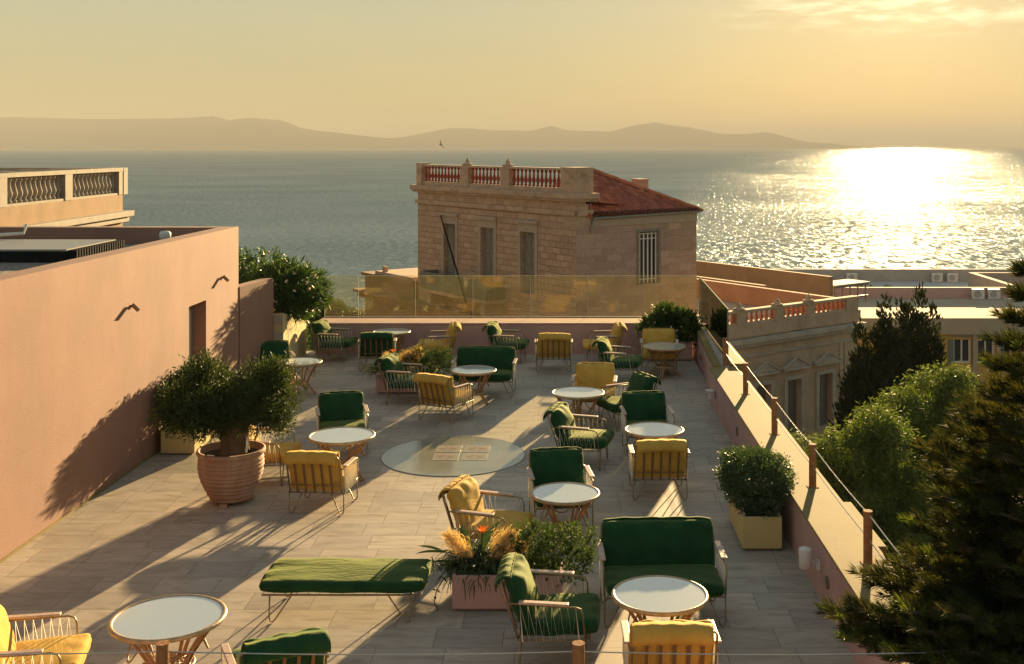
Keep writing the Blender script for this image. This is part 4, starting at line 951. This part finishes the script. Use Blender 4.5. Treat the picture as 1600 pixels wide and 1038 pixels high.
ob = [(-.55, .0, .62, .42, .42, .36), (-.38, .2, .88, .36, .38, .32), (-.66, -.15, .52, .32, .36, .18), (-.28, -.35, .62, .34, .32, .30), (.30, .05, .88, .36, .45, .32), (.52, .0, .70, .32, .40, .32), (.36, -.3, .66, .34, .33, .28),
      (.02, .3, .66, .30, .4, .26), (.48, .1, 1.05, .24, .3, .20), (-.45, .0, 1.12, .20, .22, .20), (.0, -.15, .64, .30, .35, .24), (.62, -.1, .48, .18, .25, .16), (-.2, -.05, .46, .26, .3, .16), (-.78, .1, .66, .20, .28, .24)]
P, D = blob_points(ob, 2900, .3); Q, E = clumps(P, D, 10, .04)
Q += rng.normal(size=Q.shape) * .01
leaves('crown', Q, E * .8 + rng.normal(size=E.shape) * .7 + np.array([0, 0, .25]), rng.uniform(.045, .08, len(Q)), .015, M['olive'], OT)
def bush(name, label, cat, loc, blobs, n, per, rad, Ln, Wd, m, up=.2, shell=.55, jit=.7, stem=None, kind=None):
    t = thing(name, label, cat, loc)
    P, D = blob_points(blobs, n, shell); Q, E = clumps(P, D, per, rad)
    leaves('foliage', Q, E * .8 + rng.normal(size=E.shape) * jit + np.array([0, 0, up]), rng.uniform(Ln * .7, Ln * 1.3, len(Q)), Wd, m, t)
    tips = [(b[0], b[1], b[2]) for b in blobs]
    branchy(t, 'stem', (0, 0, -.05), tips, stem or .02, wob=.03)
    return t
bush('hedge_bush', 'dark hedge bush in the yellow planter behind the olive tree', 'bush', (-5.74, 17.2, .35), [(0, -.35, .44, .38, .42, .37), (0, .3, .44, .40, .5, .40), (.1, -.1, .62, .42, .7, .30), (.22, -.15, .46, .32, .55, .30)], 2300, 8, .03, .05, .022, M['hedge'])
bush('clipped_shrub', 'clipped rounded grey-green shrub in the yellow planter at the right', 'bush', (2.23, 13.27, .37), [(0, -.25, .27, .40, .38, .29), (0, .25, .27, .40, .42, .30), (-.05, 0, .36, .38, .5, .26), (.08, .1, .32, .38, .45, .27)], 2300, 9, .022, .035, .014, M['shrub'], shell=.75)
bush('corner_bush', 'dark leafy bush with small white flowers in the far right corner', 'bush', (2.22, 24.3, .4), [(-.2, 0, .28, .42, .35, .28), (.25, 0, .35, .42, .35, .30), (0, 0, .5, .35, .3, .26), (.42, -.1, .15, .25, .25, .22)], 520, 8, .035, .14, .032, M['oleander'], .3)
fl = bpy.data.objects['corner_bush']; P, D = blob_points([(0, -.05, .35, .55, .38, .3)], 26, .9)
for q in P: leaves('flower', np.repeat(q[None], 6, 0), rng.normal(size=(6, 3)), .035, .03, M['pinkpetal'], fl)
OL = bush('oleander_bush', 'oleander bush with long leaves and pale flowers above the stone planter', 'bush', (-5.85, 23.1, 1.1), [(-.1, -.4, .55, .45, .5, .5), (.1, .2, .62, .50, .6, .50), (.45, .1, .60, .35, .45, .38), (.55, .4, .38, .30, .4, .3), (-.25, .2, .75, .4, .5, .45), (.3, -.2, .25, .3, .4, .25)], 620, 9, .03, .17, .028, M['oleander'], .15, .5, .6, .03)
P, D = blob_points([(.05, 0, .6, .62, .8, .5)], 34, .9)
for q in P: leaves('flower', np.repeat(q[None], 6, 0), rng.normal(size=(6, 3)), .045, .04, M['pinkpetal'], OL)
P = np.array([[-.0 + .12 * i, .1 + .28 * ((i * 7) % 5), -.05 - .05 * ((i * 3) % 4)] for i in range(5)]); P = np.repeat(P, 26, 0) + rng.normal(size=(130, 3)) * [.09, .2, .07]
leaves('trailing_leaves', P, rng.normal(size=P.shape) + [0.3, 0, -1.2], .07, .02, M['oleander'], OL)

def strap_leaf(mb, base, az_, elv, ln, wd, curl=.9, fold=.25):
    d = Vector((cos(az_), sin(az_), 0)); sd = Vector((-sin(az_), cos(az_), 0)); p = Vector(base); e_ = elv; k = 7; n0 = len(mb.v)
    for i in range(k + 1):
        s_ = i / k; w_ = wd * (sin(pi * min(1, .12 + s_ * .88)) ** .8) * (1 if s_ < .98 else .05)
        up = Vector((0, 0, 1)); mb.v += [tuple(p - sd * w_ / 2 + up * w_ * fold), tuple(p), tuple(p + sd * w_ / 2 + up * w_ * fold)]
        p = p + (d * cos(e_) + Vector((0, 0, sin(e_)))) * ln / k; e_ -= curl / k
    for i in range(k):
        a = n0 + i * 3; mb.f += [(a, a + 1, a + 4, a + 3), (a + 1, a + 2, a + 5, a + 4)]
def grass(name, loc_pts, n, ln, wd, m, parent, spread=.25, curl=1.4, el=(.4, 1.4)):
    mb = MB()
    for i in range(n):
        b = random.choice(loc_pts); a = random.uniform(0, 2 * pi)
        strap_leaf(mb, (b[0] + random.gauss(0, spread * .3), b[1] + random.gauss(0, spread * .25), b[2]), a, random.uniform(*el), ln * random.uniform(.6, 1.2), wd, curl * random.uniform(.7, 1.5), .2)
    return mb.build(name, m, parent)
def plume(parent, tip, base, n=1400, fat=.075):
    b, t_ = np.array(base), np.array(tip); s_ = rng.random((n, 1)) ** .8; ax = t_ - b; ctr = b + ax * (.25 + .75 * s_)
    r_ = fat * np.sin(np.clip(s_, .03, 1) * 2.6)[:, :1] ; off = rng.normal(size=(n, 3)) * r_ * .35
    leaves('feathery_plume', ctr + off, ax / np.linalg.norm(ax) + rng.normal(size=(n, 3)) * .35 + [0, 0, -.15], .075, .0045, M['plume'], parent)
def mixed_bed(ox, oy, oz, sfx, big):
    a = thing('strelitzia_plant', ('broad-leaved strelitzia with orange flower and golden plumes in the ' + sfx), 'plant', (ox - .30, oy, oz))
    mb = MB()
    for (az_, e_, ln, wd) in ((2.0, 1.15, .55, .09), (2.5, 1.2, .50, .085), (.6, 1.0, .52, .07), (.3, .75, .55, .05), (1.3, 1.3, .42, .07), (4.4, .9, .35, .07), (3.2, .55, .45, .08), (3.0, .35, .52, .085), (2.9, .5, .62, .085), (.9, 1.25, .6, .08), (5.0, .7, .4, .08), (3.7, .6, .42, .08), (2.3, .9, .5, .09), (.1, .9, .45, .075)): strap_leaf(mb, (random.uniform(-.08, .08), random.uniform(-.06, .06), 0), az_, e_, ln, wd, 1.0 if e_ > .6 else .75)
    if big:
        for w_ in (2.95, 3.2): strap_leaf(mb, (-.35, -.02, .18), w_, .12 if w_ > 3 else .3, .30, .06, .3)
    mb.build('broad_leaf', M['strap'], a)
    grass('grass_blades', [(0, 0, 0), (-.15, -.08, 0), (.12, -.1, 0), (-.2, .05, 0), (.15, .05, 0), (.05, .1, .1), (-.1, .1, .12)], 620, .34, .013, M['grassleaf'], a, .35, 1.9, (.2, 1.3))
    bmb = MB()
    for i in range(9): strap_leaf(bmb, (.03, -.02, .38), .7 * i, .9 - .1 * (i % 3), .10, .022, .2)
    bmb.build('flower', M['orangepetal'], a); MB().tube([(0, 0, 0), (.02, -.01, .2), (.03, -.02, .39)], .007, 5).build('flower_stem', M['strap'], a)
    plume(a, (-.30, -.05, .36) if big else (-.1, 0, .3), (.02, 0, .05), 1300, .12); plume(a, (.30, .0, .33) if big else (.30, 0, .32), (.05, 0, .05), 2300, .15 if big else .17)
    plume(a, (.42, .05, .22), (.1, 0, .05), 1200, .12)
    if not big: plume(a, (.5, .02, .38), (.2, 0, .2), 1500, .16)
    j = thing('juniper_bush', ('fresh green juniper bush in the right half of the ' + sfx), 'bush', (ox + .26, oy, oz))
    P, D = blob_points([(-.12, -.02, .14, .26, .24, .2), (.12, 0, .20, .28, .26, .22), (.32, .02, .15, .26, .26, .22), (.42, 0, .28, .18, .2, .16), (-.05, .05, .30, .18, .18, .14), (.2, -.15, .08, .3, .16, .16)], 900, .72)
    n = len(P); per = 34; T = unit(D + rng.normal(size=D.shape) * .5 + [0, 0, .5]); s_ = rng.random((n, per, 1)); Q = P[:, None, :] + T[:, None, :] * s_ * .085
    E = np.repeat(T[:, None, :], per, 1) + rng.normal(size=(n, per, 3)) * .75
    leaves('foliage', Q.reshape(-1, 3), E.reshape(-1, 3), .024, .0062, M['juniper'], j)
    branchy(j, 'stem', (0, 0, -.03), [(-.12, 0, .2), (.15, 0, .25), (.35, .02, .22), (.45, 0, .3)], .014)
mixed_bed(-.58, 11.34, .31, 'near pink planter', True)
mixed_bed(-2.98, 21.08, .34, 'farther pink planter', False)
# twining tendril beside the near planter
TD = MB().tube([(-1.12, 11.1, .40), (-1.2, 11.0, .36), (-1.27, 10.95, .26), (-1.29, 10.93, .15), (-1.25, 10.92, .07)], .006, 5); o = TD.build('vine_tendril', M['strap']); tag(o, 'thin dark vine tendril hanging off the left end of the near pink planter', 'plant')
P = np.array([[-1.2, 11.0, .36], [-1.27, 10.95, .26], [-1.28, 10.93, .17]]); leaves('vine_leaf', np.repeat(P, 5, 0), rng.normal(size=(15, 3)), .05, .02, M['strap'], o).matrix_parent_inverse = Matrix()

# big trees beyond the parapet
def tree_trunk(t, h, r, lean=(0, 0), limbs=(), name='trunk'):
    mb = MB(); k = 8; mb.tube([(lean[0] * i / 7 + random.gauss(0, .05), lean[1] * i / 7 + random.gauss(0, .05), h * i / 7) for i in range(k)], [r * (1 - .55 * i / 7) for i in range(k)], 10); o = mb.build(name, M['bark'], t, smooth=True)
    if limbs: branchy(t, 'limb', (lean[0] * .7, lean[1] * .7, h * .7), limbs, r * .45, wob=.25)
    return o
def cypress(loc, h, w, label, peaks):
    t = thing('cypress_tree', label, 'tree', (*loc, -14), 0, 'dark cypresses beside the old mansion'); tree_trunk(t, h * .9, .25)
    bl = []
    for (dx, dy, ph, pw) in peaks:
        for i in range(9):
            s_ = i / 8; r_ = pw * (1 - s_ ** 3.2) ** .8 * (1 if s_ > .1 else .8) + .20; bl.append((dx + random.gauss(0, .12), dy + random.gauss(0, .12), 1 + (ph - 1) * s_, r_, r_, max(.5, ph * .075)))
    P, D = blob_points(bl, 7500, .55); Q, E = clumps(P, D, 8, .10)
    leaves('crown', Q, E * .5 + rng.normal(size=E.shape) * .35 + [0, 0, 1.0], rng.uniform(.16, .34, len(Q)), .10, M['cypress'], t); return t
cypress(at(1385, 49), 11.9, 2, 'left dark cypress with two narrow tops in front of the mansion corner', [(0, 0, 11.3, .9), (-.85, .1, 10.2, 1.0), (-1.25, 0, 8.8, .95), (.55, .1, 11.0, 1.0), (-.2, -.3, 9.5, 1.4)])
cypress(at(1435, 50), 11.8, 2, 'right dark cypress, bushier, in front of the yellow building', [(0, 0, 11.35, .85), (.55, 0, 10.6, .8), (.75, 0, 9.0, 1.1), (-.5, 0, 10.6, 1.0), (.1, -.3, 9.2, 1.4)])
def pepper(px_, Y, ztop, label, blobs, n, ground=-14):
    X = PX(px_, Y); t = thing('pepper_tree', label, 'tree', (X, Y, ground), 0, 'feathery light green trees below the parapet'); h = ztop - ground
    bl = [(b[0], b[1], h + b[2], b[3], b[4], b[5]) for b in blobs]
    tree_trunk(t, h - 2.5, .28, (0, 0), [(b[0], b[1], b[2]) for b in bl])
    sub = []
    for b in bl:
        for q in unit(rng.normal(size=(9, 3))): k = rng.uniform(.32, .52); sub.append((b[0] + q[0] * b[3] * .78, b[1] + q[1] * b[4] * .78, b[2] + q[2] * b[5] * .78, k, k, k * .85))
    bl = sub + [(b[0], b[1], b[2], b[3] * .7, b[4] * .7, b[5] * .7) for b in bl]
    P, D = blob_points(bl, n, .55); Q, E = clumps(P, D, 14, .10)
    leaves('crown', Q, E * .5 + rng.normal(size=E.shape) * .5 + [0, 0, -.35], rng.uniform(.09, .19, len(Q)), .035, M['pepper'], t); return t
PB1 = [(0, 0, -1.0, 1.0, 1.2, .9), (-.9, -.2, -1.5, .85, 1, .85), (.8, .2, -.9, .8, 1, .75), (-.2, -.5, -2.4, 1.2, 1.1, 1.1), (1.0, -.3, -2.2, 1.0, 1, 1.0), (-1.2, -.2, -2.9, .85, 1, 1.0), (.2, -.6, -3.8, 1.4, 1.2, 1.2), (-.3, -.5, -5, 1.3, 1.2, 1.1), (1.3, -.4, -4, .9, 1, 1)]
pepper(1325, 28, -2.0, 'light green feathery tree nearest the right parapet', PB1, 3600)
pepper(1452, 33, -1.9, 'light green feathery tree between the cypresses and the pine', PB1, 3400)
pepper(1300, 21.5, -3.1, 'lower feathery tree close under the rail of the right parapet', [(0.3, 0, -.9, 1.0, 1.1, .9), (1.0, .2, -1.3, .9, 1, .9), (.1, -.5, -2.2, 1.1, 1.0, 1.1), (1.6, 0, -2.1, 1.0, 1, 1.1), (.8, -.5, -3.4, 1.4, 1.1, 1.2), (2.2, 0, -3.3, 1, 1, 1.1)], 3000)
pepper(1500, 20, -3.0, 'darker feathery tree behind the lower pine branches', [(-.3, 0, -.8, 1.1, 1.1, .9), (.7, .2, -1.0, 1.0, 1, .9), (.1, -.5, -2.2, 1.4, 1.0, 1.1), (1.6, 0, -2.1, 1.0, 1, 1.1), (-.8, -.5, -3.4, 1.4, 1.1, 1.2), (1.4, 0, -3.5, 1.3, 1, 1.3)], 1600)
# distant trees left
for (p, Y, zt, lb, sz) in ((382, 64, -1.35, 'dark broad tree seen just right of the pink building corner', 1.5), (412, 66, -1.5, 'middle dark tree of the row behind the oleander', 1.4), (352, 66, -1.1, 'tree behind the pink building corner, nearly hidden', 1.6), (446, 67, -2.6, 'lower dark tree at the right end of the row behind the oleander', 1.2)):
    X = PX(p, Y); t = thing('broadleaf_tree', lb, 'tree', (X, Y, -14), 0, 'dark trees by the shore at the left'); h = zt + 14; tree_trunk(t, h - 2, .25)
    bl = [(random.gauss(0, .5), random.gauss(0, .5), h - .7 * sz, sz * .8, sz, .7 * sz), (-.9, 0, h - 1.4 * sz, sz * .8, sz, sz * .8), (1.0, 0, h - 1.5 * sz, sz * .8, sz, sz * .8), (0, 0, h - 2.6 * sz, sz * 1.2, sz, sz * 1.1), (0, 0, h - 4 * sz, sz * 1.2, sz, sz * 1.1)]
    P, D = blob_points(bl, 900, .6); Q, E = clumps(P, D, 8, .12); leaves('crown', Q, E * .6 + rng.normal(size=E.shape) * .5, rng.uniform(.15, .28, len(Q)), .10, M['oleander'], t)
# scrubby headland above the far wall
hb = []
for i in range(26): hb.append((PX(495 + i * 2.6, 105) + random.gauss(0, .3), 105 + random.gauss(0, 1), -11.6 + 1.0 * sin(pi * min(1, i / 16)) , .9, 1.0, .8))
P, D = blob_points(hb, 2600, .6); Q, E = clumps(P, D, 5, .12); o = leaves('shore_scrub', Q, E + rng.normal(size=E.shape) * .5, .25, .12, M['hedge']); tag(o, 'low mound of green scrub at the shore behind the glass', 'scrub', kind='stuff')
o2 = MB().prism([(-26, 100), (-19, 100), (-19, 112), (-26, 112)], -14, -11.6).build('headland', M['ground']); struct(o2)
# little shrubs on the white roof
for (p, lb) in ((1343, 'left round potted shrub on the white flat roof'), (1358, 'middle round potted shrub on the white flat roof'), (1387, 'right round potted shrub on the white flat roof')):
    Y = 87.0; bush('roof_shrub', lb, 'bush', (PX(p, Y), Y, -7.15), [(0, 0, .5, .42, .4, .45), (.25, 0, .35, .3, .3, .3)], 130, 6, .06, .14, .07, M['hedge'])['group'] = 'potted shrubs on the white roof'

# pine in the right foreground
PT = thing('pine_tree', 'large dark backlit pine with long needles filling the right edge', 'tree', (3.78, 9.0, -14))
tr = MB().tube([(.0, 0, 0), (.03, 0, 8), (0, .02, 13), (0, 0, 17.3)], [.22, .17, .10, .02], 10).build('trunk', M['bark'], PT, smooth=True)
BR = MB(); NP, ND, TP, TD_ = [], [], [], []
zz = -3.2
def rad_at(z): return float(np.interp(z, [-3, 0, .9, 1.25, 1.7, 2.2, 2.5, 2.7, 3.1, 3.6], [1.7, 1.3, 1.0, .85, .78, .68, .52, .34, .22, .06]))
rp = random.Random(5)
def pine_branch(z0, a, ln, rise=.10, fresh=.12, step=.07):
    d = Vector((cos(a), sin(a), 0)); sd = Vector((-sin(a), cos(a), 0))
    b0 = Vector((0, 0, z0 + 14)); pts = []
    for i in range(9):
        s_ = i / 8; pts.append(b0 + d * ln * s_ + sd * .05 * sin(s_ * 5 + a * 9) * ln + Vector((0, 0, (-.18 * sin(pi * s_ * .8) + rise * s_ * s_) * min(1.2, ln))))
    BR.tube(pts, [.022 * (1 - .8 * i / 8) * min(1.3, ln) + .003 for i in range(9)], 5)
    m_ = max(3, int(ln / step))
    for j in range(m_ + 1):
        s_ = .22 + .78 * j / m_; q = s_ * 8; i0 = min(7, int(q)); p = pts[i0].lerp(pts[i0 + 1], q - i0)
        for sg in ((-1, 1) if j < m_ else (0,)):
            l2 = (.10 + .30 * (1 - s_)) * rp.uniform(.7, 1.2) * min(1, ln) + .06
            dd = (d * .75 + sd * sg * .8 + Vector((0, 0, rp.uniform(.05, .55)))).normalized() if sg else (d + Vector((0, 0, .35))).normalized()
            e_ = p + dd * l2; w0 = PT.location + e_
            if w0.x < 3.16 and w0.z < .72: continue
            if (PT.location + p).x < 3.12 and (PT.location + p).z < .68: continue
            BR.tube([p, p.lerp(e_, .5) + Vector((0, 0, -.01)), e_], [.006, .005, .003], 4)
            tgt = (TP, TD_) if rp.random() < fresh else (NP, ND)
            nn = int(26 + 150 * l2)
            for u in range(nn):
                f_ = u / nn; tgt[0].append(tuple(p.lerp(e_, .25 + .75 * f_ ** .6)))
                rv_ = Vector((rp.gauss(0, 1), rp.gauss(0, 1), rp.gauss(0, 1))); rv_ = (rv_ - dd * rv_.dot(dd)).normalized()
                tgt[1].append(tuple(dd * (1.0 + f_ * .6) + rv_ * .75 + Vector((0, 0, .25))))
while zz < 3.6:
    R_ = rad_at(zz); nb = 9 if zz < 2.6 else 7; a0 = rp.uniform(0, 6)
    for k in range(nb):
        a = a0 + k * 2 * pi / nb + rp.uniform(-.25, .25); ln = R_ * rp.uniform(.80, 1.12)
        if zz < .80 and cos(a) < 0: ln = min(ln, .56 / max(.05, -cos(a)))
        pine_branch(zz, a, ln)
    zz += .19 if zz > .2 else .34
for (z_, a_, l_, fr_) in ((.98, 2.98, 1.25, .1), (1.05, 3.1, 1.15, .1), (.95, 3.45, 1.75, .35), (.90, 3.6, 1.8, .5), (1.02, 3.52, 1.6, .2), (.88, 3.75, 1.7, .5), (.92, 3.9, 1.6, .3), (.85, 3.3, 1.35, .2), (1.0, 4.05, 1.5, .2), (.86, 4.2, 1.4, .2), (.86, 3.62, 1.55, .6), (1.10, 3.82, 1.6, .15), (1.0, 3.88, 1.65, .3), (1.22, 3.95, 1.45, .1), (1.15, 3.72, 1.5, .2)):
    pine_branch(z_, a_, l_, .16, fr_, .055)
BR.build('branch', M['bark'], PT)
NP, ND = np.array(NP), np.array(ND); leaves('crown', NP, ND, rng.uniform(.08, .15, len(NP)), .0075, M['pine'], PT)
TP, TD_ = np.array(TP), np.array(TD_); leaves('fresh_shoots', TP, TD_, rng.uniform(.06, .11, len(TP)), .0060, M['pinetip'], PT)
print('needles', len(NP), len(TP))

# ------------------------------------------------------------------ wall fittings at the right parapet, gulls
SPK = thing('wall_speaker', 'white drum-shaped wall speaker on the right parapet near the pine', 'speaker', (2.58, 11.4, .35))
MB().lathe([(0, -.10), (.055, -.10), (.062, -.09), (.066, .09), (.058, .10), (0, .10)], seg=24).build('body', M['white'], SPK, smooth=True, loc=(-.15, 0, .06))
MB().tube([(-.09, 0, .04), (-.04, 0, .0), (0, .0, -.02)], .010, 6).box(-.03, -.002, -.03, .03, -.06, .04).build('bracket', M['white'], SPK)
SP2 = thing('wall_speaker', 'white wall speaker on the right parapet just before it narrows', 'speaker', (2.58, 19.4, .35))
MB().box(-.16, -.03, -.07, .07, .0, .03).box(-.12, -.06, -.05, .05, -.12, -.001).build('body', M['white'], SP2, bevel=.01)
MB().tube([(-.03, 0, .01), (0, 0, -.02), (-.004, 0, -.1)], .009, 6).build('bracket', M['metalgrey'], SP2)
def plate(y, label, x=2.58):
    t = thing('wall_light', label, 'wall light', (x, y, .30), 0, 'small recessed lights in the right parapet')
    MB().tube([(-.018, 0, 0), (-.001, 0, 0)], .062, 18).build('plate', M['copper'], t); MB().tube([(-.024, 0, .01), (-.0181, 0, .01)], .035, 14).build('lens', M['metalgrey'], t)
plate(11.05, 'round recessed light in the right parapet beside the drum speaker'); plate(16.9, 'round recessed light halfway along the right parapet'); plate(22.9, 'round recessed light in the far narrow part of the right parapet', 2.747)
def gull(loc, span, rz, label, bank=.5):
    t = thing('seagull', label, 'bird', loc, rz, 'seagulls in the sky'); h_ = span / 2
    V = []; mb = MB(); n = 9
    sec = []
    for i in range(n):
        s_ = -1 + 2 * i / (n - 1); a_ = abs(s_); x = s_ * h_; z = h_ * (.30 * sin(a_ * 2.0) - .10 * a_ * a_); y = -h_ * .25 * a_ ** 1.5 + h_ * .12 * sin(a_ * 3); c_ = h_ * (.30 * (1 - a_ ** 1.6) + .03)
        th = h_ * .03 * (1 - a_) + .002; sec.append([(x, y - c_ / 2, z), (x, y, z + th), (x, y + c_ / 2, z), (x, y, z - th)])
    for s_ in sec: mb.v += s_
    for i in range(n - 1):
        for j in range(4): a = i * 4 + j; b = i * 4 + (j + 1) % 4; mb.f.append((a, b, b + 4, a + 4))
    mb.f += [(3, 2, 1, 0), tuple(range(len(mb.v) - 4, len(mb.v)))]
    mb.tube([(0, -h_ * .42, 0), (0, -h_ * .25, .01), (0, 0, .0), (0, h_ * .28, .01), (0, h_ * .42, .015), (0, h_ * .52, 0)], [h_ * .02, h_ * .07, h_ * .11, h_ * .08, h_ * .07, h_ * .015], 8)
    o = mb.build('body', M['bird'], t, smooth=True); o.rotation_euler = (.2, bank, 0)
gull((PX(689, 120), 120, 4.6 + 2.5 * 120 / F), 1.2, 1.0, 'seagull flying low over the sea above the stone house', .95)
gull((PX(883, 300), 300, 4.6 + 108 * 300 / F), 1.1, .4, 'tiny distant bird high in the sky above the middle', .4)

# ------------------------------------------------------------------ sea haze
hm = bpy.data.materials.new('haze'); hm.use_nodes = True; t = hm.node_tree; t.nodes.remove(t.nodes['Principled BSDF'])
pv = t.nodes.new('ShaderNodeVolumePrincipled'); pv.inputs['Color'].default_value = (.84, .82, .74, 1); pv.inputs['Density'].default_value = 1.25e-4; pv.inputs['Anisotropy'].default_value = -.3
t.links.new(pv.outputs[0], t.nodes['Material Output'].inputs['Volume'])
hz = MB().box(-31000, 31000, -120, 46000, SEA - 5, 360).build('haze', hm); tag(hz, 'pale golden sea haze fading the far islands', 'haze', kind='stuff')
